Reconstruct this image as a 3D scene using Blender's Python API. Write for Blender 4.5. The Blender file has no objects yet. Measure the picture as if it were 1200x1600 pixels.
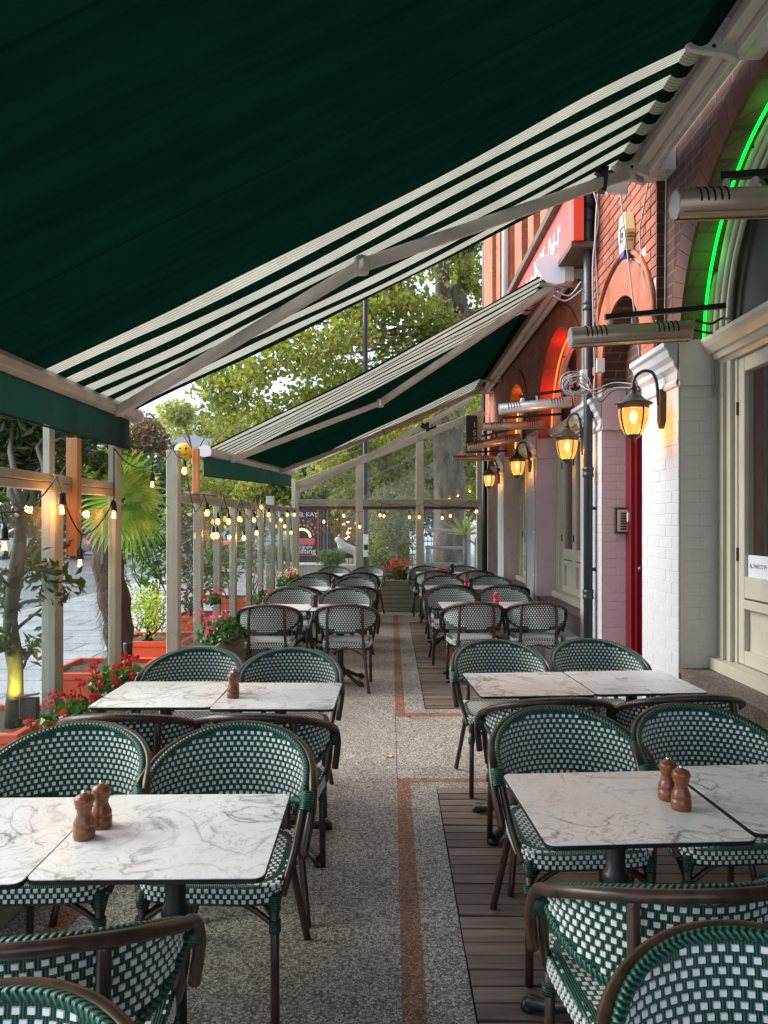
import bpy, math, random
from mathutils import Vector, Matrix
random.seed(7)
PI = math.pi
R = math.radians
S = bpy.context.scene
C = S.collection

# ------------------------------------------------------------ camera, sky, sun, exposure
cam_d = bpy.data.cameras.new('camera')
cam = bpy.data.objects.new('camera', cam_d); C.objects.link(cam)
cam.location = (0, 0, 1.6)
cam.rotation_euler = (R(90), 0, 0)
cam_d.sensor_fit = 'VERTICAL'
cam_d.sensor_height = 36.0
F = 1190.0
cam_d.lens = 36.0 * F / 1600.0
cam_d.shift_x = (600 - 611) / 1600.0
cam_d.shift_y = (815 - 800) / 1600.0
cam_d.clip_start = 0.05
cam_d.clip_end = 600
S.camera = cam
S.render.resolution_x = 768; S.render.resolution_y = 1024

w = bpy.data.worlds.new('World'); S.world = w; w.use_nodes = True
wn = w.node_tree; wn.nodes.clear()
wo = wn.nodes.new('ShaderNodeOutputWorld'); bg = wn.nodes.new('ShaderNodeBackground')
sky = wn.nodes.new('ShaderNodeTexSky'); sky.sky_type = 'NISHITA'; sky.sun_disc = False
SUN_EL, SUN_AZ = R(34), R(-78)      # soft sun high on the street side
sky.sun_elevation = SUN_EL; sky.sun_rotation = SUN_AZ
sky.air_density = 1.0; sky.dust_density = 3.0; sky.ozone_density = 1.0
tc = wn.nodes.new('ShaderNodeTexCoord'); ns = wn.nodes.new('ShaderNodeTexNoise')
ns.inputs['Scale'].default_value = 2.2; ns.inputs['Detail'].default_value = 6; ns.inputs['Roughness'].default_value = .55
mp = wn.nodes.new('ShaderNodeMapping'); mp.inputs['Scale'].default_value = (1, 1, 2.5)
cr = wn.nodes.new('ShaderNodeValToRGB'); cr.color_ramp.elements[0].position = .25; cr.color_ramp.elements[1].position = .62
cr.color_ramp.elements[0].color = (.72, .72, .72, 1); cr.color_ramp.elements[1].color = (.98, .98, .98, 1)
mx = wn.nodes.new('ShaderNodeMix'); mx.data_type = 'RGBA'
mx.inputs[7].default_value = (6.0, 7.2, 9.0, 1)      # bright thin cloud
wn.links.new(tc.outputs['Generated'], mp.inputs['Vector']); wn.links.new(mp.outputs[0], ns.inputs['Vector'])
wn.links.new(ns.outputs['Fac'], cr.inputs['Fac']); wn.links.new(cr.outputs['Color'], mx.inputs[0])
wn.links.new(sky.outputs['Color'], mx.inputs[6]); wn.links.new(mx.outputs[2], bg.inputs['Color'])
bg.inputs['Strength'].default_value = 0.075
wn.links.new(bg.outputs[0], wo.inputs['Surface'])

sd = bpy.data.lights.new('sun', 'SUN'); sd.energy = 2.7; sd.angle = R(50); sd.color = (1, .96, .9)
sun = bpy.data.objects.new('sun', sd); C.objects.link(sun)
# direction to the sun: azimuth measured from +Y clockwise
sdir = Vector((math.sin(SUN_AZ) * math.cos(SUN_EL), math.cos(SUN_AZ) * math.cos(SUN_EL), math.sin(SUN_EL)))
sun.rotation_euler = sdir.to_track_quat('Z', 'Y').to_euler()
S.view_settings.view_transform = 'Standard'; S.view_settings.look = 'None'
S.view_settings.gamma = 1; S.view_settings.use_curve_mapping = False
S.view_settings.exposure = 1.66
try:
    S.cycles.max_bounces = 8; S.cycles.transparent_max_bounces = 16
    S.cycles.sample_clamp_indirect = 4
except Exception: pass

# ------------------------------------------------------------ materials
def nt(name):
    m = bpy.data.materials.new(name); m.use_nodes = True
    n = m.node_tree; b = n.nodes['Principled BSDF']
    return m, n, b
def mixrgb(n, fac, a, b, blend='MIX'):
    x = n.nodes.new('ShaderNodeMix'); x.data_type = 'RGBA'; x.blend_type = blend
    for i, v in ((0, fac), (6, a), (7, b)):
        if hasattr(v, 'links'): n.links.new(v, x.inputs[i])
        elif i == 0: x.inputs[0].default_value = v
        else: x.inputs[i].default_value = (*v, 1) if len(v) == 3 else v
    return x.outputs[2]
def math_(n, op, a, b=None, c=None):
    x = n.nodes.new('ShaderNodeMath'); x.operation = op
    for i, v in enumerate((a, b, c)):
        if v is None: continue
        if hasattr(v, 'links'): n.links.new(v, x.inputs[i])
        else: x.inputs[i].default_value = v
    return x.outputs[0]
def coords(n, kind='Object', scale=(1, 1, 1)):
    t = n.nodes.new('ShaderNodeTexCoord'); m = n.nodes.new('ShaderNodeMapping')
    m.inputs['Scale'].default_value = scale
    n.links.new(t.outputs[kind], m.inputs['Vector']); return m.outputs[0]
def noise(n, vec, scale, detail=4, rough=.55):
    x = n.nodes.new('ShaderNodeTexNoise'); x.inputs['Scale'].default_value = scale
    x.inputs['Detail'].default_value = detail; x.inputs['Roughness'].default_value = rough
    if vec is not None: n.links.new(vec, x.inputs['Vector'])
    return x.outputs['Fac']
def ramp(n, fac, stops):
    x = n.nodes.new('ShaderNodeValToRGB'); e = x.color_ramp.elements
    while len(e) < len(stops): e.new(.5)
    for k, (p, c) in enumerate(stops):
        e[k].position = p; e[k].color = (*c, 1) if len(c) == 3 else c
    n.links.new(fac, x.inputs['Fac']); return x.outputs['Color']
def bump(n, b, h, strength=.3, dist=.01):
    x = n.nodes.new('ShaderNodeBump'); x.inputs['Strength'].default_value = strength; x.inputs['Distance'].default_value = dist
    n.links.new(h, x.inputs['Height']); n.links.new(x.outputs[0], b.inputs['Normal'])
def pbr(name, col, rough=.6, metal=0, var=.15, vs=8, bs=0, bscale=60, spec=.5, scale=(1, 1, 1), rnd=0, dirt=None, coat=0):
    m, n, b = nt(name)
    v = coords(n, 'Object', scale)
    f = noise(n, v, vs)
    lo = tuple(c * (1 - var) for c in col); hi = tuple(min(1, c * (1 + var)) for c in col)
    c = ramp(n, f, [(.3, lo), (.7, hi)])
    if dirt:
        g = ramp(n, noise(n, v, dirt[1], 6, .7), [(.45, (0, 0, 0)), (.75, (1, 1, 1))])
        gm = math_(n, 'MULTIPLY', g, dirt[2]); c = mixrgb(n, gm, c, dirt[0])
    if rnd:
        oi = n.nodes.new('ShaderNodeObjectInfo')
        k = math_(n, 'MULTIPLY_ADD', oi.outputs['Random'], 2 * rnd, 1 - rnd)
        cc = n.nodes.new('ShaderNodeCombineColor')
        for i in range(3): n.links.new(k, cc.inputs[i])
        c = mixrgb(n, 1.0, c, cc.outputs[0], 'MULTIPLY')
    n.links.new(c, b.inputs['Base Color'])
    b.inputs['Roughness'].default_value = rough; b.inputs['Metallic'].default_value = metal
    b.inputs['Specular IOR Level'].default_value = spec
    if coat: b.inputs['Coat Weight'].default_value = coat; b.inputs['Coat Roughness'].default_value = .15
    if bs: bump(n, b, noise(n, v, bscale, 5, .6), bs, .004)
    return m
def emis(name, col, st, base=None):
    m, n, b = nt(name)
    b.inputs['Base Color'].default_value = (*(base or col), 1)
    b.inputs['Emission Color'].default_value = (*col, 1); b.inputs['Emission Strength'].default_value = st
    return m
def wood(name, col, rough=.6, axis=2, rnd=.12, grain=.25, bs=.25, dirt=None):
    sc = [14, 14, 14]; sc[axis] = 1.0
    m, n, b = nt(name)
    v = coords(n, 'Object', tuple(sc)); oi = n.nodes.new('ShaderNodeObjectInfo')
    ad = n.nodes.new('ShaderNodeVectorMath'); ad.operation = 'ADD'
    n.links.new(v, ad.inputs[0]); sc2 = math_(n, 'MULTIPLY', oi.outputs['Random'], 37.0)
    cx = n.nodes.new('ShaderNodeCombineXYZ')
    for i in range(3): n.links.new(sc2, cx.inputs[i])
    n.links.new(cx.outputs[0], ad.inputs[1])
    f = noise(n, ad.outputs[0], 3.0, 8, .65)
    c = ramp(n, f, [(.3, tuple(x * (1 - grain) for x in col)), (.5, col), (.7, tuple(min(1, x * (1 + grain)) for x in col))])
    if dirt:
        g = ramp(n, noise(n, coords(n), dirt[1], 5, .7), [(.5, (0, 0, 0)), (.72, (1, 1, 1))])
        c = mixrgb(n, math_(n, 'MULTIPLY', g, dirt[2]), c, dirt[0])
    k = math_(n, 'MULTIPLY_ADD', oi.outputs['Random'], 2 * rnd, 1 - rnd)
    cc = n.nodes.new('ShaderNodeCombineColor')
    for i in range(3): n.links.new(k, cc.inputs[i])
    c = mixrgb(n, 1.0, c, cc.outputs[0], 'MULTIPLY')
    n.links.new(c, b.inputs['Base Color']); b.inputs['Roughness'].default_value = rough
    bump(n, b, f, bs, .004)
    return m

M = {}
M['frame'] = pbr('bamboo_brown_frame', (.055, .030, .019), .33, var=.45, vs=9, scale=(3, 3, 1), spec=.5)
M['braid'] = None
def weave_green(name, freq_u, freq_v, diag=False):
    m, n, b = nt(name)
    t = n.nodes.new('ShaderNodeTexCoord'); sp = n.nodes.new('ShaderNodeSeparateXYZ'); n.links.new(t.outputs['UV'], sp.inputs[0])
    if diag:
        a = math_(n, 'SINE', math_(n, 'ADD', math_(n, 'MULTIPLY', sp.outputs[0], freq_u), math_(n, 'MULTIPLY', math_(n, 'ABSOLUTE', math_(n, 'SUBTRACT', math_(n, 'FRACT', math_(n, 'MULTIPLY', sp.outputs[1], 2.0)), .5)), 9.0)))
    else:
        a = math_(n, 'SINE', math_(n, 'MULTIPLY', sp.outputs[0], freq_u))
        if freq_v: a = math_(n, 'ADD', a, math_(n, 'SINE', math_(n, 'MULTIPLY', sp.outputs[1], freq_v)))
    c = ramp(n, math_(n, 'MULTIPLY_ADD', a, .5, .5), [(.0, (.002, .020, .013)), (.5, (.007, .066, .042)), (1, (.026, .155, .100))])
    n.links.new(c, b.inputs['Base Color']); b.inputs['Roughness'].default_value = .36
    bump(n, b, a, .6, .003)
    return m
M['green'] = weave_green('green_rattan_strands', 2 * PI / .0062, 0)
M['braid'] = weave_green('green_braided_edge', 2 * PI / .014, 0, True)
M['binding'] = weave_green('green_rattan_binding', 2 * PI / .007, 0)
M['white'] = pbr('white_rattan_strands', (.86, .85, .81), .45, var=.08, vs=60)
M['black'] = pbr('black_cast_iron', (.012, .012, .013), .4, var=.3, bs=.2, bscale=90)
M['edge'] = pbr('black_laminate_edge', (.01, .01, .011), .35)
def marble():
    m, n, b = nt('white_marble_laminate')
    v = coords(n); oi = n.nodes.new('ShaderNodeObjectInfo'); 
    ad = n.nodes.new('ShaderNodeVectorMath'); ad.operation = 'ADD'; n.links.new(v, ad.inputs[0])
    cx = n.nodes.new('ShaderNodeCombineXYZ'); k = math_(n, 'MULTIPLY', oi.outputs['Random'], 19)
    n.links.new(k, cx.inputs[0]); n.links.new(k, cx.inputs[1]); n.links.new(cx.outputs[0], ad.inputs[1])
    v = ad.outputs[0]
    d = n.nodes.new('ShaderNodeTexNoise'); d.inputs['Scale'].default_value = 3.5; d.inputs['Detail'].default_value = 6; d.inputs['Distortion'].default_value = 1.2
    n.links.new(v, d.inputs['Vector'])
    vein = math_(n, 'ABSOLUTE', math_(n, 'SUBTRACT', d.outputs['Fac'], .5))
    vm = ramp(n, vein, [(0, (1, 1, 1)), (.006, (.75, .75, .75)), (.02, (.12, .12, .12)), (.05, (0, 0, 0))])
    d2 = n.nodes.new('ShaderNodeTexNoise'); d2.inputs['Scale'].default_value = 11; d2.inputs['Detail'].default_value = 5; d2.inputs['Distortion'].default_value = 2
    n.links.new(v, d2.inputs['Vector'])
    v2 = ramp(n, math_(n, 'ABSOLUTE', math_(n, 'SUBTRACT', d2.outputs['Fac'], .5)), [(0, (.8, .8, .8)), (.015, (.2, .2, .2)), (.04, (0, 0, 0))])
    msk = ramp(n, noise(n, v, 3.2, 3), [(.42, (0, 0, 0)), (.66, (1, 1, 1))])
    tot = math_(n, 'MULTIPLY', math_(n, 'ADD', math_(n, 'MULTIPLY', vm, .95), math_(n, 'MULTIPLY', v2, .9)), math_(n, 'MULTIPLY_ADD', msk, .8, .3))
    base = ramp(n, noise(n, v, 5, 4), [(.3, (.74, .73, .715)), (.7, (.84, .83, .81))])
    c = mixrgb(n, math_(n, 'MINIMUM', tot, 1.0), base, (.235, .215, .205))
    n.links.new(c, b.inputs['Base Color']); b.inputs['Roughness'].default_value = .35
    rr = ramp(n, noise(n, v, 6, 4), [(.3, (.30, .30, .30)), (.7, (.46, .46, .46))]); n.links.new(rr, b.inputs['Roughness'])
    bump(n, b, noise(n, v, 120, 2), .04, .001)
    return m
M['marble'] = marble()
def aggregate(name, cols, gap=(.085, .075, .066)):
    m, n, b = nt(name)
    v = coords(n)
    vo = n.nodes.new('ShaderNodeTexVoronoi'); vo.inputs['Scale'].default_value = 120; n.links.new(v, vo.inputs['Vector'])
    ve = n.nodes.new('ShaderNodeTexVoronoi'); ve.feature = 'DISTANCE_TO_EDGE'; ve.inputs['Scale'].default_value = 120; n.links.new(v, ve.inputs['Vector'])
    sp = n.nodes.new('ShaderNodeSeparateColor'); n.links.new(vo.outputs['Color'], sp.inputs[0])
    c = ramp(n, sp.outputs[0], [(0, cols[0]), (.35, cols[1]), (.7, cols[2]), (1, cols[3])])
    e = ramp(n, ve.outputs['Distance'], [(.02, (0, 0, 0)), (.10, (1, 1, 1))])
    c = mixrgb(n, e, gap, c)
    st = ramp(n, noise(n, v, .9, 6, .65), [(.3, (.74, .72, .70)), (.65, (1, 1, 1))])
    st2 = ramp(n, noise(n, v, 5, 5, .7), [(.3, (.8, .8, .8)), (.6, (1, 1, 1))])
    c = mixrgb(n, 1, c, st, 'MULTIPLY'); c = mixrgb(n, 1, c, st2, 'MULTIPLY')
    ds = ramp(n, noise(n, v, 2.2, 8, .75), [(.56, (1, 1, 1)), (.72, (.66, .64, .61))]); c = mixrgb(n, 1, c, ds, 'MULTIPLY')
    n.links.new(c, b.inputs['Base Color']); b.inputs['Roughness'].default_value = .5
    bump(n, b, e, .5, .003)
    return m
M['agg'] = aggregate('exposed_pebble_aggregate', [(.14, .12, .10), (.44, .39, .33), (.74, .67, .58), (.92, .88, .80)])
M['aggred'] = aggregate('red_brown_aggregate', [(.20, .08, .05), (.46, .17, .09), (.56, .25, .15), (.68, .42, .30)], (.06, .03, .02))
M['plank'] = wood('weathered_dark_decking', (.20, .142, .11), .55, axis=0, rnd=.32, grain=.45, bs=.5, dirt=((.16, .13, .12), 5, .5))
M['dark'] = pbr('dark_gap', (.008, .007, .006), .9)
M['sage'] = wood('sage_painted_timber', (.44, .43, .32), .55, axis=2, rnd=.07, grain=.13, bs=.22, dirt=((.22, .2, .14), 3, .45))
M['sagex'] = wood('sage_painted_rail', (.38, .36, .27), .55, axis=1, rnd=.07, grain=.16, bs=.25, dirt=((.17, .14, .1), 3, .5))
M['sageh'] = wood('sage_painted_crossrail', (.31, .29, .20), .5, axis=0, rnd=.07, grain=.12, bs=.2, dirt=((.17, .14, .1), 3, .5))
M['glowwood'] = wood('lamp_glow_timber', (.60, .25, .075), .5, axis=2, rnd=.05, grain=.2)  # orange lamp glow put into the timber's own colour
M['greywood'] = wood('grey_weathered_fence_timber', (.33, .30, .27), .8, axis=0, rnd=.15, grain=.3)
def glass(name, tint=(.9, .93, .92), gl=.10, haze=.03):
    m, n, b = nt(name); n.nodes.remove(b); o = n.nodes['Material Output']
    t = n.nodes.new('ShaderNodeBsdfTransparent'); t.inputs[0].default_value = (*tint, 1)
    g = n.nodes.new('ShaderNodeBsdfGlossy'); g.inputs['Roughness'].default_value = .02
    d = n.nodes.new('ShaderNodeBsdfDiffuse'); d.inputs[0].default_value = (.75, .75, .72, 1)
    lw = n.nodes.new('ShaderNodeFresnel'); lw.inputs['IOR'].default_value = 1.5
    a = n.nodes.new('ShaderNodeMixShader'); n.links.new(t.outputs[0], a.inputs[1]); n.links.new(g.outputs[0], a.inputs[2])
    geo = n.nodes.new('ShaderNodeNewGeometry')
    n.links.new(math_(n, 'MULTIPLY', math_(n, 'MINIMUM', lw.outputs[0], .42), math_(n, 'SUBTRACT', 1.0, geo.outputs['Backfacing'])), a.inputs[0])
    b2 = n.nodes.new('ShaderNodeMixShader'); n.links.new(a.outputs[0], b2.inputs[1]); n.links.new(d.outputs[0], b2.inputs[2])
    sm = ramp(n, noise(n, coords(n, 'Object', (1, 1, .6)), 14, 6, .7), [(.35, (0, 0, 0)), (.8, (1, 1, 1))])
    n.links.new(math_(n, 'MULTIPLY', sm, haze), b2.inputs[0])
    n.links.new(b2.outputs[0], o.inputs['Surface']); return m
M['glass'] = glass('clear_glass', (.87, .90, .885), .08, .16)
M['glassdirty'] = glass('dusty_glass', (.88, .9, .88), .08, .13)
M['winglass'] = glass('window_glass', (.88, .88, .88), .12, .02)
M['render'] = pbr('white_masonry_paint', (.46, .465, .48), .6, var=.10, vs=4, bs=.9, bscale=16, dirt=((.36, .35, .34), 5, .55), rnd=.015)
M['shaderender'] = pbr('shade_toned_white_paint', (.60, .56, .50), .6, var=.07, vs=4, bs=.9, bscale=16, dirt=((.35, .33, .29), 6, .4), rnd=.015)  # white paint again, its colour toned for the pier faces in shade
M['pink'] = pbr('pink_masonry_paint', (.58, .45, .47), .6, var=.07, vs=4, bs=.9, bscale=16, dirt=((.42, .34, .35), 7, .35), rnd=.015)
M['cream'] = pbr('cream_gloss_joinery', (.50, .475, .37), .38, var=.05, vs=3, dirt=((.25, .22, .15), 4, .25))
M['redgloss'] = pbr('crimson_gloss_paint', (.12, .003, .010), .28, var=.12, vs=3)
M['brick'] = pbr('red_orange_brick', (.28, .075, .036), .8, var=.3, vs=5, bs=.5, bscale=70, rnd=.28, dirt=((.16, .07, .05), 9, .6))
M['mortar'] = pbr('old_mortar', (.44, .36, .31), .9, var=.2, bs=.3)
M['ringshade'] = pbr('awning_shaded_brick', (.13, .042, .023), .75, var=.25, vs=4, bs=.5, bscale=50, rnd=.15)  # near arch ring: the awning's shade is put into this darker colour
M['paintbrick'] = pbr('terracotta_painted_brick', (.31, .078, .032), .65, var=.3, vs=4, bs=.5, bscale=50, rnd=.12, dirt=((.25, .08, .05), 5, .5))
def bricktex(name, c1, c2, mort, sc=1.0, vertical='z', rough=.85):
    m, n, b = nt(name); t = n.nodes.new('ShaderNodeTexCoord')
    sp = n.nodes.new('ShaderNodeSeparateXYZ'); n.links.new(t.outputs['Object'], sp.inputs[0])
    cx = n.nodes.new('ShaderNodeCombineXYZ')
    n.links.new(math_(n, 'ADD', sp.outputs[0], sp.outputs[1]), cx.inputs[0]); n.links.new(sp.outputs[2], cx.inputs[1])
    br = n.nodes.new('ShaderNodeTexBrick'); n.links.new(cx.outputs[0], br.inputs['Vector'])
    br.inputs['Scale'].default_value = 1.0; br.inputs['Brick Width'].default_value = .225 * sc; br.inputs['Row Height'].default_value = .075 * sc
    br.inputs['Mortar Size'].default_value = .006 * sc; br.inputs['Color1'].default_value = (*c1, 1); br.inputs['Color2'].default_value = (*c2, 1)
    br.inputs['Mortar'].default_value = (*mort, 1)
    c = mixrgb(n, 1, br.outputs['Color'], ramp(n, noise(n, t.outputs['Object'], 3, 6, .7), [(.3, (.6, .55, .52)), (.65, (1, 1, 1))]), 'MULTIPLY')
    n.links.new(c, b.inputs['Base Color']); b.inputs['Roughness'].default_value = rough
    bump(n, b, math_(n, 'MULTIPLY_ADD', br.outputs['Fac'], -1, math_(n, 'MULTIPLY', noise(n, t.outputs['Object'], 40), .5)), .5, .006)
    return m
M['bricktex'] = bricktex('far_red_brickwork', (.42, .14, .07), (.33, .10, .055), (.3, .2, .15))
M['bricktex2'] = bricktex('orange_brick_pilaster', (.46, .15, .07), (.38, .12, .06), (.36, .20, .13))
M['bricktex3'] = bricktex('dark_brown_brickwork', (.11, .04, .026), (.07, .028, .02), (.16, .11, .09))
M['bricktan'] = bricktex('awning_shaded_soffit_brick', (.20, .14, .07), (.16, .11, .055), (.12, .09, .05), 1.3)  # near arch soffit: brick colour darkened to carry the awning's shade
M['granite'] = aggregate('brown_granite', [(.05, .035, .03), (.14, .10, .08), (.25, .2, .17), (.36, .31, .28)], (.05, .04, .035))
M['concrete'] = pbr('grey_concrete_plinth', (.36, .35, .33), .8, var=.15, vs=4, bs=.4, dirt=((.2, .19, .17), 4, .5))
M['alu'] = pbr('cream_grey_powder_coated_metal', (.56, .51, .47), .38, var=.07, vs=3, dirt=((.35, .28, .23), 9, .35))
M['whitealu'] = pbr('white_plastic_cap', (.80, .80, .80), .35, var=.03)
M['pipe'] = pbr('charcoal_cast_pipe', (.022, .024, .030), .42, var=.2, vs=6, bs=.1)
M['bronze'] = pbr('dark_bronze_lamp_metal', (.05, .040, .034), .38, metal=.3, var=.35, vs=20)
M['heater'] = pbr('brushed_bronze_heater', (.55, .41, .31), .33, metal=.45, var=.12, vs=4, scale=(.3, 6, 6))
M['heatersilver'] = pbr('brushed_silver_heater', (.78, .77, .77), .3, metal=.6, var=.08, vs=4, scale=(.3, 6, 6))
M['grille'] = pbr('gold_heater_grille', (.5, .36, .2), .35, metal=.6)
M['amber'] = None
def amber():
    m, n, b = nt('amber_lamp_glass'); n.nodes.remove(b); o = n.nodes['Material Output']
    t = n.nodes.new('ShaderNodeBsdfTransparent'); t.inputs[0].default_value = (1, .72, .35, 1)
    e = n.nodes.new('ShaderNodeEmission'); f = noise(n, coords(n, 'Object', (1, 1, .5)), 16, 5, .7)
    c = ramp(n, f, [(.3, (.9, .30, .03)), (.65, (1, .55, .13))]); n.links.new(c, e.inputs[0]); e.inputs[1].default_value = .55
    g = n.nodes.new('ShaderNodeBsdfGlossy'); g.inputs['Roughness'].default_value = .12
    a = n.nodes.new('ShaderNodeMixShader'); a.inputs[0].default_value = .66; n.links.new(t.outputs[0], a.inputs[1]); n.links.new(e.outputs[0], a.inputs[2])
    k = n.nodes.new('ShaderNodeMixShader'); k.inputs[0].default_value = .06; n.links.new(a.outputs[0], k.inputs[1]); n.links.new(g.outputs[0], k.inputs[2])
    n.links.new(k.outputs[0], o.inputs['Surface']); return m
M['amber'] = amber()
M['bulbcore'] = emis('glowing_lantern_bulb', (1, .78, .35), 5)
M['bulb'] = emis('glowing_warm_bulb', (1, .50, .16), 1.0)
M['filament'] = emis('bulb_filament', (1, .50, .13), 4)
M['bulbglass'] = glass('bulb_glass', (1, .93, .82), .1, .02)
M['rubber'] = pbr('black_rubber', (.012, .012, .012), .5)
M['neongreen'] = emis('green_neon', (.0, 1, .05), .75)
M['neonorange'] = emis('orange_neon', (1, .15, .02), .9)
M['neonamber'] = emis('amber_neon', (1, .45, .08), .9)
M['blueled'] = emis('blue_led', (.15, .1, 1), 6)
M['orange'] = pbr('orange_red_plastic_planter', (.72, .085, .022), .42, var=.08, vs=3, dirt=((.4, .08, .04), 6, .3))
M['soil'] = pbr('dark_potting_soil', (.055, .035, .025), .95, var=.5, vs=40, bs=.9, bscale=50)
M['redsign'] = pbr('red_painted_fascia', (.50, .065, .05), .5, var=.2, vs=1.3, dirt=((.6, .2, .17), 2.5, .5))
M['redsignend'] = pbr('bright_red_panel', (.80, .06, .02), .4, var=.04)
M['coping'] = pbr('brown_coping', (.10, .06, .045), .7, var=.3)
M['millwood'] = wood('turned_beech_mill', (.23, .075, .027), .25, axis=2, rnd=.1, grain=.18, bs=.05)
M['millred'] = pbr('red_lacquer_mill', (.62, .01, .03), .2, var=.05)
M['millblack'] = pbr('black_lacquer_mill', (.012, .011, .011), .25)
M['chrome'] = pbr('polished_steel', (.7, .7, .7), .2, metal=1, var=.02)
M['bark'] = pbr('grey_brown_bark', (.11, .085, .066), .9, var=.4, vs=7, bs=.9, bscale=18, scale=(1, 1, .4), dirt=((.34, .31, .22), 3, .6))
M['barkgreen'] = pbr('mossy_green_bark', (.045, .046, .024), .85, var=.35, vs=14, bs=.6, bscale=30, scale=(1, 1, .4))
M['palmfibre'] = pbr('shaggy_brown_palm_fibre', (.085, .06, .042), .95, var=.5, vs=30, bs=1, bscale=45, scale=(1, 1, .3))
M['stem'] = pbr('green_stem', (.09, .12, .04), .7)
def leafmat(name, stops, rough=.5, trans=.35, sc=1.7):
    m, n, b = nt(name); v = coords(n)
    wn_ = n.nodes.new('ShaderNodeTexWhiteNoise'); wn_.noise_dimensions = '3D'
    sn = n.nodes.new('ShaderNodeVectorMath'); sn.operation = 'SNAP'; sn.inputs[1].default_value = (.07, .07, .07)
    n.links.new(v, sn.inputs[0]); n.links.new(sn.outputs[0], wn_.inputs['Vector'])
    f = math_(n, 'ADD', math_(n, 'MULTIPLY', wn_.outputs['Value'], .45), math_(n, 'MULTIPLY', noise(n, v, sc, 4), .6))
    c = ramp(n, f, stops); n.links.new(c, b.inputs['Base Color']); b.inputs['Roughness'].default_value = rough
    t = n.nodes.new('ShaderNodeBsdfTranslucent'); n.links.new(mixrgb(n, 1, c, (1.5, 1.7, .7), 'MULTIPLY'), t.inputs[0])
    ms = n.nodes.new('ShaderNodeMixShader'); ms.inputs[0].default_value = trans
    n.links.new(b.outputs[0], ms.inputs[1]); n.links.new(t.outputs[0], ms.inputs[2])
    n.links.new(ms.outputs[0], n.nodes['Material Output'].inputs['Surface']); return m
M['planeleaf'] = leafmat('plane_tree_leaves', [(.2, (.055, .080, .018)), (.42, (.135, .165, .034)), (.64, (.25, .245, .045)), (.88, (.38, .28, .06))], .6, .42, .6)
M['palegreen'] = leafmat('pale_autumn_leaves', [(.2, (.20, .20, .08)), (.5, (.34, .33, .13)), (.8, (.44, .38, .19))], .6, .4, .3)
M['copper'] = leafmat('copper_leaves', [(.2, (.10, .045, .03)), (.5, (.16, .08, .05)), (.8, (.10, .11, .04))], .6, .3, .4)
M['darkleaf'] = leafmat('dark_glossy_leaves', [(.2, (.018, .035, .010)), (.5, (.04, .07, .018)), (.75, (.08, .10, .03)), (.9, (.14, .12, .06))], .32, .2, 3)
M['laurel'] = leafmat('mid_green_laurel_leaves', [(.2, (.03, .08, .018)), (.5, (.06, .14, .035)), (.8, (.10, .19, .06))], .3, .3, 3)
M['euony'] = leafmat('lime_variegated_leaves', [(.2, (.10, .17, .02)), (.5, (.26, .33, .03)), (.8, (.48, .50, .06))], .4, .35, 5)
M['boxgreen'] = leafmat('mid_green_box_leaves', [(.2, (.035, .075, .012)), (.5, (.08, .13, .02)), (.8, (.15, .2, .04))], .4, .3, 5)
M['palmleaf'] = leafmat('bright_palm_leaf', [(.2, (.13, .21, .03)), (.5, (.25, .34, .06)), (.8, (.42, .45, .14))], .4, .5, 3)
M['redflower'] = leafmat('red_begonia_petals', [(.2, (.36, .008, .012)), (.5, (.58, .014, .022)), (.8, (.74, .06, .07))], .5, .3, 6)
M['pinkflower'] = leafmat('pink_geranium_petals', [(.2, (.65, .03, .16)), (.5, (.80, .07, .28)), (.8, (.85, .2, .4))], .5, .3, 6)
M['paleflower'] = leafmat('pale_geranium_petals', [(.2, (.7, .5, .5)), (.8, (.8, .7, .65))], .5, .3, 6)
M['yellowleaf'] = pbr('fallen_yellow_leaf', (.62, .42, .06), .6)
M['asphalt'] = pbr('wet_grey_asphalt', (.22, .225, .24), .35, var=.2, vs=.6, bs=.3, bscale=90)
def flags():
    m, n, b = nt('pale_paving_flags'); v = coords(n, 'Object')
    br = n.nodes.new('ShaderNodeTexBrick'); n.links.new(v, br.inputs['Vector'])
    br.inputs['Scale'].default_value = 1; br.inputs['Brick Width'].default_value = .9; br.inputs['Row Height'].default_value = .6
    br.inputs['Mortar Size'].default_value = .016; br.inputs['Color1'].default_value = (.46, .47, .49, 1); br.inputs['Color2'].default_value = (.36, .37, .39, 1)
    br.inputs['Mortar'].default_value = (.13, .13, .13, 1)
    c = mixrgb(n, 1, br.outputs['Color'], ramp(n, noise(n, v, 1.6, 6, .7), [(.3, (.7, .7, .72)), (.6, (1, 1, 1))]), 'MULTIPLY')
    n.links.new(c, b.inputs['Base Color']); b.inputs['Roughness'].default_value = .38
    bump(n, b, math_(n, 'MULTIPLY', br.outputs['Fac'], -1), .4, .004); return m
M['flags'] = flags()
M['signblack'] = pbr('black_board', (.015, .015, .018), .4)
M['posterred'] = pbr('poster_red_print', (.55, .05, .06), .5)
M['posterpink'] = pbr('poster_pink_print', (.62, .10, .14), .5)
M['print'] = pbr('white_print', (.8, .8, .78), .5, var=.02)
M['printdark'] = pbr('grey_print', (.12, .12, .13), .5)
M['brownint'] = pbr('brown_interior_plaster', (.50, .31, .23), .8, var=.2, vs=1.5)
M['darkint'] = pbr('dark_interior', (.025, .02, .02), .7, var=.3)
M['redtimber'] = pbr('red_mahogany', (.14, .035, .018), .35)
M['alarmcream'] = pbr('cream_alarm_cover', (.74, .62, .32), .35, var=.03)
M['alarmblue'] = pbr('navy_alarm_base', (.03, .035, .2), .35)
M['alarmbrown'] = pbr('brown_alarm_louvres', (.22, .13, .03), .5)
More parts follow.
